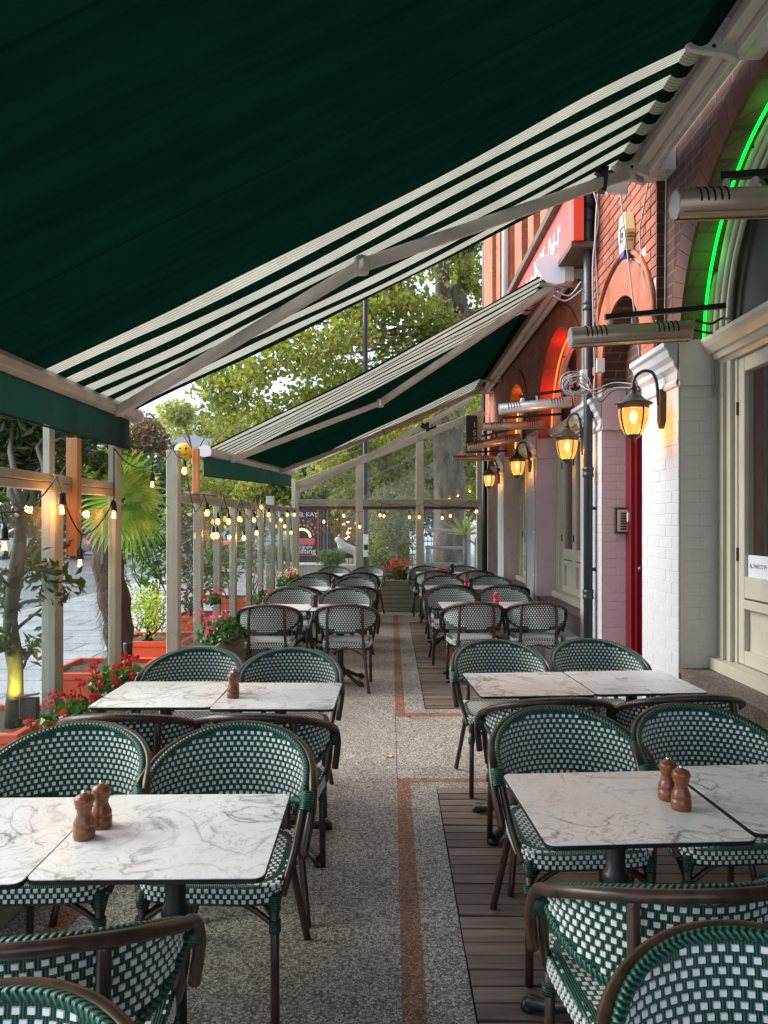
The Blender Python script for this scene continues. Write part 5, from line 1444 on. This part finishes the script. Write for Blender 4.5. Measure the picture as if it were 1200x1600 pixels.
MB().lathe([(0, 0), (.028, 0), (.03, .01), (.036, .10), (.036, .11), (0, .11)], (0, 0, .10), 14).build('head', 'black', sl2)
MB().tube([(0, 0, -.05), (0, 0, .1)], .006, 6).build('stake', 'black', sl2)
MB().tube(smooth([(.03, 0, .06), (.07, -.05, .03), (.1, -.1, -.03), (.13, -.14, -.05)], 4), .004, 5).build('lead', 'rubber', sl2)

# palm
rs = random.Random(5)
pm = thing('fan_palm', 'fan palm with shaggy brown trunk and bright green fans behind the fence gap', 'palm')
b0 = Vector((px(183, 6.05), 6.1, .42)); b1 = Vector((px(165, 6.05), 6.05, 1.72)); tk = MB()
tk.tube(smooth([b0, b0.lerp(b1, .3) + Vector((.02, 0, 0)), b0.lerp(b1, .65) + Vector((-.02, 0, 0)), b1], 6), [.085 + .035 * math.sin(PI * k / 18) + .012 * math.sin(k * 1.7) for k in range(19)], 12); tk.build('trunk', 'palmfibre', pm)
fb_ = MB()
for _ in range(900):
    f = rs.random(); a = rs.uniform(0, 2 * PI); p = b0.lerp(b1, f); d = Vector((math.cos(a), math.sin(a), 0)); q = p + d * (.09 + .03 * math.sin(PI * f))
    e_ = q + d * rs.uniform(.02, .07) + Vector((0, 0, -rs.uniform(.03, .10))); sd_ = Vector((-d.y, d.x, 0)) * .004
    o = len(fb_.v); fb_.v += [tuple(q - sd_), tuple(q + sd_), tuple(e_)]; fb_.face((o, o + 1, o + 2))
fb_.build('trunk_fibres', 'palmfibre', pm, recalc=False)
def fan(hub, tip, r_, n=19, spread=R(175)):
    hub = Vector(hub); ax = (Vector(tip) - hub).normalized(); m_ = MB()
    sd_ = ax.cross(Vector((rs.uniform(-.3, .3), -1, rs.uniform(-.2, .2)))).normalized(); nr = sd_.cross(ax).normalized()
    for k in range(n):
        a = -spread / 2 + spread * k / (n - 1); L = r_ * (1 - .25 * abs(a) / (spread / 2)) * rs.uniform(.9, 1.05)
        d = (ax * math.cos(a) + sd_ * math.sin(a)); lat = (sd_ * math.cos(a) - ax * math.sin(a)); w0 = spread / n * .5
        prev = None
        for s_ in range(6):
            f = s_ / 5; p = hub + d * L * f + Vector((0, 0, -.22 * L * f * f * f)) + nr * .02 * f
            w_ = max(.0012, min(L * f * w0 * 1.02, .024 * (1 - max(0, f - .35) / .66)))
            c_ = [tuple(p - lat * w_), tuple(p + nr * w_ * .7), tuple(p + lat * w_)]
            o = len(m_.v); m_.v += c_
            if prev is not None:
                m_.face((prev, prev + 1, o + 1, o)); m_.face((prev + 1, prev + 2, o + 2, o + 1))
            prev = o
    return m_.build('fan_leaf', 'palmleaf', pm, recalc=False)
hubs = [((193, 772), (240, 690), .62), ((196, 790), (215, 870), .50), ((190, 780), (130, 700), .52), ((200, 765), (262, 775), .45), ((185, 750), (190, 665), .48), ((205, 800), (250, 850), .42), ((150, 760), (140, 690), .45), ((175, 800), (150, 860), .35)]
st_ = MB()
for (hu_, ti_, r_) in hubs:
    y = 5.85 + rs.uniform(-.15, .2); h = Vector(P3(hu_[0], hu_[1], y)); fan(h, P3(ti_[0], ti_[1], y - .1), r_ * .8)
    st_.tube(smooth([b1 + Vector((0, 0, -.03)), (b1 + h) / 2 + Vector((0, 0, .03)), h], 4), .009, 6)
st_.build('leaf_stalks', 'stem', pm)

def shrub(name, lab, cat, centre, rad, n, size, mat, seed, stems=True, base=None, asp=2.0, clumps=10, group=None):
    rs = random.Random(seed); t = thing(name, lab, cat, group=group)
    m_ = MB(); cx, cy, cz = centre
    for k in range(clumps):
        a, b, c_ = rs.uniform(-.6, .6), rs.uniform(-.6, .6), rs.uniform(-.6, .6)
        leaves(m_, (cx + a * rad[0], cy + b * rad[1], cz + c_ * rad[2]), tuple(r_ * .5 for r_ in rad), n // clumps, size, rs, asp)
    m_.build('foliage', mat, t, recalc=False)
    if stems:
        s = MB(); bz = base if base is not None else cz - rad[2] * 1.3
        for k in range(6):
            branch(s, (cx + rs.uniform(-.05, .05), cy + rs.uniform(-.05, .05), bz), (cx + rs.uniform(-.6, .6) * rad[0], cy + rs.uniform(-.6, .6) * rad[1], cz + rs.uniform(-.3, .6) * rad[2]), .014, .004, rs, .2, 5, 5)
        s.build('stems', 'barkgreen', t)
    return t
shrub('lime_shrub', 'clipped lime green variegated shrub in the planter beyond the gap', 'shrub', (px(228, 7.5), 7.55, .70), (.29, .29, .27), 1500, .035, 'euony', 31, True, .42, 1.6, 18)
shrub('laurel_shrub', 'tall mid green laurel above the lime shrub', 'shrub', (px(232, 8.3), 8.3, 1.35), (.34, .3, .62), 520, .12, 'laurel', 32, True, .2, 2.3, 12)
for k, (u, y, zc_, r_, mat, lab) in enumerate(((300, 9.5, 1.15, .5, 'darkleaf', 'dark shrub seen through the first far fence panes'), (345, 11.6, 1.15, .55, 'laurel', 'green shrub seen through the middle far fence panes'),
        (395, 13.5, 1.2, .55, 'darkleaf', 'dark shrub seen through the last fence panes before the tall post'), (440, 17, 1.3, .7, 'laurel', 'green shrub at the far left corner outside the fence'))):
    x = px(u, y); shrub('pavement_shrub', lab, 'shrub', (x, y, zc_), (.40, r_, .7), 620, .11, mat, 40 + k, True, .1, 2.2, 14, 'shrubs outside the far fence')
shrub('round_box_bush', 'rounded bright green bush in front of the poster board', 'shrub', (px(518, 16.5), 16.5, pz(874, 16.5)), (.33, .30, .24), 2600, .055, 'boxgreen', 50, True, 0, 1.7, 24)
t = MB().lathe([(0, 0), (.2, 0), (.26, .02), (.3, .5), (.32, .52), (.28, .52), (0, .48)], (px(521, 16.5), 16.5, -.03), 20).build('bush_pot', 'stonewall'); tag(t, 'grey pot under the rounded bush outside the end screen', 'pot')
shrub('end_hedge', 'dark hedge with yellow flecks behind the middle pane of the end screen', 'hedge', (px(612, 18), 18.2, 1.25), (.65, .5, 1.3), 4200, .085, 'planeleaf', 51, True, 0, 1.6, 30)
shrub('fern_bush', 'low bright bush at the foot of the hedge behind the end planter', 'shrub', (px(597, 15.3), 15.3, .75), (.33, .28, .36), 700, .08, 'boxgreen', 52, True, 0, 2.2, 12)

def flowers(name, lab, centre, rad, nleaf, nfl, fmat, seed, size=.028, fs=.03, lmat='laurel'):
    rs = random.Random(seed); t = thing(name, lab, 'flowers'); cx, cy, cz = centre
    m_ = MB(); leaves(m_, (cx, cy, cz - rad[2] * .25), (rad[0], rad[1], rad[2] * .8), nleaf, .06, rs, 1.3); m_.build('foliage', lmat, t, recalc=False)
    f = MB(); st = MB()
    for _ in range(nfl):
        a, b = rs.uniform(-1, 1), rs.uniform(-1, 1); c_ = rs.uniform(-.2, 1)
        p = (cx + a * rad[0], cy + b * rad[1], cz + c_ * rad[2])
        if nfl <= 12:
            f = MB(); quads(f, p, (fs, fs, fs), 14, size, rs); tag(f.build('bloom', fmat, t, recalc=False), kind='stuff')
        else: quads(f, p, (fs, fs, fs), 12, size, rs)
        st.tube([(cx + a * rad[0] * .6, cy + b * rad[1] * .9, cz - rad[2]), p], .003, 4)
    if nfl > 12: tag(f.build('petals', fmat, t, recalc=False), kind='stuff')
    tag(st.build('flower_stems', 'stem', t), kind='stuff')
    return t
flowers('red_begonias', 'scarlet begonias spilling beside the nearest fence post', (-1.66, 4.0, .60), (.13, .34, .09), 260, 17, 'redflower', 61)
flowers('red_begonias', 'scarlet begonias in the trough in front of the palm planter', (-1.66, 4.62, .66), (.13, .30, .13), 280, 17, 'redflower', 62)
flowers('pink_geraniums', 'pink geraniums on leafy plants left of the third left table', (-1.60, 7.2, .60), (.20, .45, .16), 700, 7, 'pinkflower', 63, .035, .05)
flowers('red_geraniums', 'small red geraniums by the fence behind the pink ones', (-1.72, 7.4, .86), (.06, .2, .06), 80, 4, 'redflower', 64, .03, .04)
flowers('pink_geraniums', 'single pink bloom by the fence near the fourth left table', (-1.68, 10.0, .6), (.12, .3, .16), 260, 5, 'pinkflower', 65, .035, .05)
flowers('pale_geraniums', 'pale and red geraniums in the far left corner trough', (-1.66, 12.2, .66), (.14, .6, .2), 420, 8, 'paleflower', 66, .04, .06)
flowers('red_geraniums', 'little red geraniums in the far left corner trough', (-1.58, 12.4, .68), (.10, .5, .16), 200, 6, 'redflower', 68, .04, .06)
flowers('red_salvias', 'scarlet flowers in the slatted planter at the end of the aisle', (.12, 13.72, .72), (.24, .14, .2), 330, 30, 'redflower', 67, .035, .045, 'boxgreen')
flowers('trailing_plants', 'green plants with tiny pale flowers in the slatted end planter', (.45, 13.70, .64), (.32, .14, .1), 420, 12, 'paleflower', 69, .025, .02, 'boxgreen')

# yucca and timber rail fence behind right pane
rs = random.Random(77)
yu = thing('yucca', 'spiky yucca plant in front of the grey rail fence behind the end screen', 'plant')
h = Vector(P3(727, 836, 17.5)); y_m = MB()
for _ in range(46):
    a = rs.uniform(0, 2 * PI); el = rs.uniform(.1, 1.4); L = rs.uniform(.4, .72); d = Vector((math.cos(a) * math.cos(el), math.sin(a) * math.cos(el), math.sin(el)))
    sd_ = d.cross(Vector((0, 0, 1))).normalized() * .018; o = len(y_m.v); mid = h + d * L * .5
    y_m.v += [tuple(h - sd_ * .6), tuple(h + sd_ * .6), tuple(mid + sd_), tuple(h + d * L + Vector((0, 0, -.08 * L))), tuple(mid - sd_)]; y_m.face((o, o + 1, o + 2, o + 3, o + 4))
y_m.build('spiky_leaves', 'palegreen', yu, recalc=False); MB().tube([(h.x, h.y, 0), tuple(h)], .05, 8).build('stem', 'bark', yu)
rf = thing('timber_rail_fence', 'grey weathered post and rail fence in front of the big plane tree', 'fence')
yf = 18.4
for v in (828, 855, 881):
    bevel(MB().bar(P3(664, v, yf), P3(733, v + 1, yf), .05, .075).build('rail', 'greywood', rf), .008)
for (u, vt) in ((669, 852), (731, 817), (745, 840), (750, 826)):
    bevel(MB().box(px(u, yf) - .06, px(u, yf) + .06, yf - .08, yf - .03, 0, pz(vt, yf)).build('fence_post', 'greywood', rf), .01)
bevel(MB().bar(P3(731, 842, yf - .12), P3(750, 856, yf - .12), .03, .05).build('brace', 'greywood', rf), .004)
for (u) in (606, 615, 684 - 60):
    pass

# lamp post and street furniture at far end
lp = thing('lamp_post', 'tall thin black lamp post rising behind the end screen', 'lamp post', (px(571, 17), 17, -.03))
MB().lathe([(.12, 0), (.12, .1), (.09, .14), (.075, 1.1), (.06, 1.2), (.055, 6.6), (.05, 6.8), (0, 6.82)], (0, 0, 0), 12).build('column', 'black', lp)
st_ = MB().box(-.07, .07, -.09, -.078, .85, 1.35).build('sticker', 'print', lp)
MB().box(-.03, .06, -.093, -.0905, 1.0, 1.12).build('sticker_print', 'signblack', lp)
# poster board
pb = thing('poster_board', 'black theatre poster board with arched lettering seen through the left pane', 'poster board', (0, 0, 0))
yp = 19.0
def R_(u0, u1, v0, v1, mat, name, dy=0, th=.02): return MB().box(px(u0, yp), px(u1, yp), yp - dy - th, yp - dy, pz(v1, yp), pz(v0, yp)).build(name, mat, pb)
R_(446, 501, 790, 879, 'signblack', 'board', 0, .06)
for (a, b, c_, d) in ((448, 498, 793, 794.4), (448, 498, 867, 868.4), (496.6, 498, 794.6, 866.8)): R_(a, b, c_, d, 'posterred', 'border', .062, .004)
R_(452, 492, 841, 851, 'posterpink', 'banner', .062, .004)
for (s, u, v, sz, mat) in (('HAEL KAY', 475, 804, .15, 'print'), ('uplifting', 474, 861, .20, 'print'), ('hilariously', 474, 854, .115, 'print')):
    text(s, sz, mat, pb, (px(u, yp), yp - .064, pz(v, yp)), (R(90), 0, 0))
for k in range(3):
    for q in range(10):
        a = R(10 + 16 * q + 5 * k); r_ = .22 + .11 * k; c0 = (px(472, yp), yp - .066, pz(840, yp))
        MB().lathe([(0, -.003), (.03, 0), (0, .003)], (c0[0] + r_ * math.cos(a) * .95, c0[1], c0[2] + r_ * math.sin(a) * .95), 8, axis='y').build('poster_dot', 'gold' if k == 0 else 'posterpink', pb)  # innermost dots glow by added emission, the outer ones are plain print
t = MB().box(px(440, 18.9), px(506, 18.9), 18.7, 19.3, -.03, pz(882, 18.9)).build('low_wall', 'stonewall'); bevel(t, .02); tag(t, 'low pale stone wall below the poster board', 'wall')
t = MB().box(px(440, 18.9), px(506, 18.9), 18.65, 19.3, pz(882, 18.9) + .002, pz(879, 18.9)).build('wall_coping', 'print', None); tag(t, 'white coping slab on the low stone wall', 'coping')
for k, (u, y) in enumerate(((503, 20), (508, 20.5), (513.5, 21))):
    t = thing('black_bollard_post', ['black post nearest the poster board', 'middle black post right of the poster board', 'right black post beyond the poster board'][k], 'post', (px(u, y), y, -.03), group='black posts beyond the end screen')
    MB().lathe([(.06, 0), (.06, .2), (.045, .25), (.045, 1.9), (.06, 1.95), (.02, 2.05), (0, 2.08)], (0, 0, 0), 10).build('shaft', 'signblack', t)
for k in range(3):
    t = thing('street_railing', ['left section of black railings', 'middle section of black railings', 'right section of black railings'][k] + ' behind the end screen', 'railing', (px(512, 24) + k * 1.25, 24, -.03), group='black street railings beyond the end screen')
    for z in (.25, 1.0): MB().box(0, 1.2, -.015, .015, z, z + .03).build('rail', 'signblack', t)
    for q in range(10): MB().box(.05 + q * .12, .065 + q * .12, -.0075, .0075, .0, 1.15).build('bar', 'signblack', t)
# white animal statue: seated heraldic beast on plinth
sv = thing('stone_lion_statue', 'white stone animal statue on a rough plinth left of the middle upright', 'statue', (px(545, 17.3), 17.3, -.03)); sv.scale = (1.12, 1.12, 1.12)
def skin(pts, edges, rad, name, mat, parent, sub=2):
    me = bpy.data.meshes.new(name); me.from_pydata(pts, edges, []); o = bpy.data.objects.new(name, me); C.objects.link(o)
    me.materials.append(M[mat]); md = o.modifiers.new('s', 'SKIN'); 
    for i, r_ in enumerate(rad): me.skin_vertices[0].data[i].radius = (r_, r_)
    me.skin_vertices[0].data[0].use_root = True
    sb = o.modifiers.new('u', 'SUBSURF'); sb.levels = sub; sb.render_levels = sub
    bpy.context.view_layer.update()
    m2 = bpy.data.meshes.new_from_object(o.evaluated_get(bpy.context.evaluated_depsgraph_get())); o.modifiers.clear(); o.data = m2
    m2.materials.clear(); m2.materials.append(M[mat]); m2.polygons.foreach_set('use_smooth', [True] * len(m2.polygons)); o.parent = parent; return o
skin([(0, 0, .88), (-.13, 0, .93), (-.17, 0, 1.04), (-.22, 0, 1.10), (-.29, 0, 1.08), (.14, 0, .86), (.18, 0, .74), (-.14, -.05, .78), (-.15, -.05, .62), (-.19, -.05, .59), (-.14, .05, .78), (-.15, .05, .62), (.17, -.06, .62), (.11, -.06, .60), (.17, .06, .62), (.22, 0, .70), (.27, 0, .80)],
     [(0, 1), (1, 2), (2, 3), (3, 4), (0, 5), (5, 6), (1, 7), (7, 8), (8, 9), (1, 10), (10, 11), (6, 12), (12, 13), (6, 14), (6, 15), (15, 16)],
     [.10, .11, .085, .08, .045, .10, .09, .04, .035, .03, .04, .035, .04, .035, .04, .025, .03], 'body', 'statue', sv)
for s_ in (-.04, .04): MB().lathe([(0, .05), (.015, .02), (.025, 0)], (-.2, s_, 1.16), 8).build('ear', 'statue', sv)
bevel(MB().box(-.24, .28, -.15, .15, .05, .59).build('plinth', 'statue', sv), .03, 2); MB().box(-.3, .34, -.2, .2, 0, .05).build('plinth_base', 'statue', sv)
# red clad shopfront and signs far beyond
sf = thing('far_shopfront', 'distant dark shopfront with warm red lights beyond the end screen', 'shop')
yb = 34.0
MB().box(px(500, yb), px(640, yb), yb, yb + 5, -.1, 3.6).build('front', 'darkint', sf)
MB().box(px(520, yb), px(560, yb), yb - .1, yb - .01, pz(850, yb), pz(800, yb)).build('shop_window', 'redtimber', sf)
rs = random.Random(8)
for k in range(16):
    MB().lathe([(0, -.07), (.07, 0), (0, .07)], (px(rs.uniform(536, 556), yb - .3), yb - .3, pz(rs.uniform(812, 842), yb)), 8).build('warm_light', 'gold', sf)
MB().box(px(528, yb), px(537, yb), yb - .3, yb - .15, pz(842, yb), pz(832, yb)).build('red_panel', 'posterred', sf)
bs = thing('rooftop_hoarding', 'white and teal hoarding glimpsed below the sloping rail', 'hoarding')
yh = 40.0
MB().box(px(488, yh), px(512, yh), yh, yh + .2, pz(781, yh), pz(752, yh)).build('white_panel', 'print', bs)
MB().box(px(493, yh), px(510, yh), yh - .06, yh - .01, pz(762, yh), pz(756, yh)).build('red_stripe', 'posterred', bs)
MB().box(px(512.2, yh), px(534, yh), yh, yh + 2, pz(781, yh), pz(750, yh)).build('teal_panel', 'teal', bs)
MB().box(px(487, yh), px(535, yh), yh + .3, yh + 2, -.1, pz(781, yh)).build('wall', 'stock', bs)

# yellow paper globe
t = thing('yellow_globe', 'yellow smiley globe hanging beside the tall fence post', 'globe lamp', P3(286, 706, 7.0))
MB().lathe([(.082 * math.cos(a), .082 * math.sin(a)) for a in [R(-90 + 12 * k) for k in range(16)]], (0, 0, 0), 24).build('ball', 'yellow', t)
for s_ in (-.028, .028): MB().lathe([(0, -.004), (.010, -.001), (.010, .004)], (s_ + .02, -.079, .025), 8, axis='y').build('eye', 'signblack', t)
MB().tube([(.02 + .04 * math.sin(a), -.077 + .012 * abs(a) ** 2 * .5, -.008 - .028 * math.cos(a)) for a in [R(-60 + 15 * k) for k in range(9)]], .004, 5).build('mouth', 'signblack', t)

# ------------------------------------------------------------ big plane tree
rs = random.Random(99)
pt = thing('plane_tree', 'huge mottled plane tree behind the end screen with autumn yellow crown', 'tree')
YT = 21.0
tk = MB(); bx_ = px(703, YT)
pts = [(bx_ - .02, YT, -.05), (bx_ - .02, YT, .5), (bx_, YT, 2.0), (px(700, YT), YT, 4.2), (px(706, YT), YT, 5.6), (px(712, YT), YT, 6.6)]
tk.tube(smooth(pts, 5), [.62 - .02 * k if k < 5 else .50 - .006 * k for k in range(26)], 16)
limbs = [((712, YT, 6.4), (664, YT - .5, 9.6), .26, .16), ((664, YT - .5, 9.5), (600, YT - 1, 12.5), .15, .06), ((712, YT, 6.4), (722, YT + .3, 9.0), .28, .2), ((722, YT + .3, 8.9), (690, YT, 13), .2, .08), ((716, YT, 7.4), (766, YT + .5, 11.5), .16, .07)]
ep_ = []
for (u0, y0, z0), (u1, y1, z1), r0, r1 in limbs:
    branch(tk, (px(u0, YT), y0, z0), (px(u1, YT), y1, z1), r0, r1, rs, .08, 5, 10); ep_.append((px(u1, YT), y1, z1))
tk.build('trunk', 'bark', pt)
bb = MB()
cl = []
# clumps described where they hang in the crown
spec = [(360, 600, 19), (340, 560, 20), (395, 520, 19), (420, 590, 18), (370, 640, 20), (440, 650, 19), (450, 480, 20), (480, 550, 18), (500, 620, 20), (520, 450, 19), (540, 520, 18), (560, 590, 20), (590, 440, 19), (600, 510, 20), (630, 460, 18.5), (640, 540, 21), (670, 500, 20), (560, 640, 22), (620, 620, 22), (690, 570, 22), (720, 520, 22), (745, 430, 21), (750, 500, 22), (735, 380, 21.5), (655, 420, 22),
        (500, 740, 22), (540, 700, 23), (590, 690, 24), (640, 700, 23), (610, 750, 24), (560, 770, 24), (660, 660, 24), (740, 700, 24), (745, 760, 24), (480, 700, 24), (640, 770, 25), (740, 640, 24), (560, 330, 20), (640, 340, 21), (700, 330, 22), (620, 240, 20), (500, 380, 20), (330, 610, 20), (385, 470, 21)]
lf = MB()
for (u, v, y) in spec:
    c_ = Vector((px(u, y), y, pz(v, y)))
    dense = v > 640
    nl = 700 if dense else (430 if u < 480 else 620)
    for q in range(4):
        cc = c_ + Vector((rs.uniform(-.5, .5), rs.uniform(-.6, .6), rs.uniform(-.4, .4)))
        quads(lf, cc, (.62, .7, .42), nl // 4, .155, rs)
        # twig
        branch(bb, c_ + Vector((.25, .2, .3)), cc, .016, .005, rs, .2, 3, 4)
    far = Vector((px(712, YT), YT, 7.0)) if v < 640 else Vector((px(705, YT), YT, 5.0))
    far = min([far] + [Vector(e) for e in ep_], key=lambda p: (p - c_).length)
    branch(bb, far, c_ + Vector((.25, .2, .3)), .05, .014, rs, .14, 6, 5)
# loose leaves between clumps
for _ in range(70):
    u = rs.uniform(360, 740); v = rs.uniform(420, 660); y = rs.uniform(18, 23)
    quads(lf, (px(u, y), y, pz(v, y)), (.5, .6, .3), 34, .15, rs)
bb.build('branches', 'bark', pt); lf.build('foliage', 'planeleaf', pt, recalc=False)

def tree(lab, x, y, h, crown, n, size, mat, seed, trunk_r=.2, cz=.62, k=16, squash=1.0):
    rs = random.Random(seed); t = thing('street_tree', lab, 'tree', (x, y, -.1), group='trees beyond the street')
    tr = MB(); branch(tr, (0, 0, 0), (rs.uniform(-.3, .3), 0, h * .6), trunk_r, trunk_r * .5, rs, .04, 5, 8)
    lf = MB()
    for q in range(k):
        a, b, c_ = rs.uniform(-.75, .75), rs.uniform(-.75, .75), rs.uniform(-.8, .8)
        if a * a + b * b + c_ * c_ > 1.05: a *= .6; c_ *= .6
        p = (a * crown, b * crown, h * cz + c_ * crown * .8 * squash); r_ = crown * rs.uniform(.28, .48)
        quads(lf, p, (r_, r_, r_ * .75), n // k, size, rs); branch(tr, (0, 0, h * .5), p, trunk_r * .3, .02, rs, .12, 4, 5)
    tr.build('trunk', 'bark', t); lf.build('crown', mat, t, recalc=False)
tree('pale yellow green tree against the sky beyond the street', px(305, 48), 48, 10.5, 3.6, 9000, .26, 'palegreen', 1, cz=.6)
tree('copper brown tree between the awning corner and the pale tree', px(232, 40), 40, 8.6, 2.3, 3600, .22, 'copper', 2, cz=.64)
tree('dark green tree far left beyond the street', px(60, 36), 36, 7.5, 4.0, 8000, .26, 'darkleaf', 3, cz=.62)
tree('dark green tree beyond the street behind the palm', px(190, 30), 30, 5.6, 2.4, 7000, .22, 'darkleaf', 4, cz=.6)
tree('olive tree beyond the far fence posts', px(385, 42), 42, 7.0, 3.2, 8000, .24, 'planeleaf', 5, cz=.6)
tree('small green tree left of the poster board', px(440, 30), 30, 5.0, 1.9, 6000, .2, 'planeleaf', 6, cz=.6)
tree('yellow green tree filling the panes behind the sloping rail', px(585, 32), 32, 8.0, 4.2, 16000, .22, 'planeleaf', 7, cz=.55, k=26)
tree('yellow green tree to the right behind the great trunk', px(725, 32), 32, 8.5, 4.0, 14000, .22, 'planeleaf', 8, cz=.55, k=24)
hd = MB(); rs = random.Random(15)
for k in range(30): quads(hd, (-27 + k * .75, 46, 1.0 + rs.uniform(-.2, .5)), (.8, .8, 1.2), 260, .22, rs)
tag(hd.build('far_hedge', 'darkleaf', recalc=False), 'long dark hedge across the far side of the street', 'hedge')
t = thing('terrace_house', 'pale brick terrace house half hidden by trees beyond the street', 'house', (-21, 62, -.1))
MB().box(-9, 12, 0, 8, 0, 7.2).build('wall', 'stock', t)
MB().prism([(-.4, 7.2), (8.4, 7.2), (4, 9.6)], 'x', -9.3, 12.3).build('roof', 'slate', t)
for i in range(9):
    for z in (1.2, 4.4):
        f_ = MB().box(-8.2 + i * 2.25, -7.1 + i * 2.25, -.06, .05, z, z + 1.7).build('window', 'print', t)
        MB().box(-8.1 + i * 2.25, -7.2 + i * 2.25, -.08, -.062, z + .1, z + 1.6).build('pane', 'carglass', f_)
for i in range(3): MB().box(-7 + i * 7, -6 + i * 7, 3.4, 4.6, 8.6, 10.6).build('chimney', 'stock', t)

# parked cars
def car(lab, x, y, rz, mat):
    t = thing('parked_car', lab, 'car', (x, y, -.15), rz, 'cars parked across the street')
    prof = [(-2.1, .35), (-2.15, .7), (-1.95, .92), (-1.2, 1.0), (-.6, 1.42), (.75, 1.45), (1.5, 1.0), (2.05, .92), (2.15, .6), (2.1, .3)]
    o = MB().prism(prof, 'x', -.85, .85).build('body', mat, t); bevel(o, .06, 3, 25)
    for s in (-1, 1):
        MB().prism([(-1.0, 1.0), (-.52, 1.34), (.05, 1.36), (.05, 1.0)], 'x', s * .856 - .004, s * .856 + .004).build('side_window', 'carglass', t)
        MB().prism([(.12, 1.0), (.12, 1.36), (.7, 1.35), (1.28, 1.0)], 'x', s * .856 - .004, s * .856 + .004).build('side_window', 'carglass', t)
        for yy in (-1.3, 1.35):
            w_ = MB().lathe([(0, -.1), (.3, -.1), (.33, -.08), (.33, .08), (.3, .1), (0, .1)], (s * .78, yy, .33), 18, axis='x').build('wheel', 'tyre', t)
            MB().lathe([(0, -.11), (.19, -.11), (.2, -.1)] if s < 0 else [(.2, .1), (.19, .11), (0, .11)], (s * .78, yy, .33), 14, axis='x').build('rim', 'chrome', w_)
        MB().box(s * .62 - .12, s * .62 + .12, -2.17, -2.13, .68, .8).build('rear_light', 'redlight', t)
        MB().box(s * .62 - .12, s * .62 + .12, 2.12, 2.17, .62, .76).build('headlight', 'print', t)
    MB().hexa([(-.7, -1.19, 1.03), (.7, -1.19, 1.03), (.7, -1.15, 1.0), (-.7, -1.15, 1.0), (-.62, -.66, 1.39), (.62, -.66, 1.39), (.62, -.6, 1.38), (-.62, -.6, 1.38)]).build('rear_window', 'carglass', t)
car('blue parked car seen between the two nearest tall fence posts', px(146, 40), 40, R(75), 'carblue')
car('silver parked car left of the blue one', px(60, 36), 36, R(85), 'carwhite')
car('dark parked car seen through the palm fronds', px(232, 44), 44, R(80), 'cardark')
car('silver car seen between the far fence posts', px(375, 38), 38, R(10), 'carwhite')
car('dark car farthest along the street', px(440, 52), 52, R(10), 'cardark')
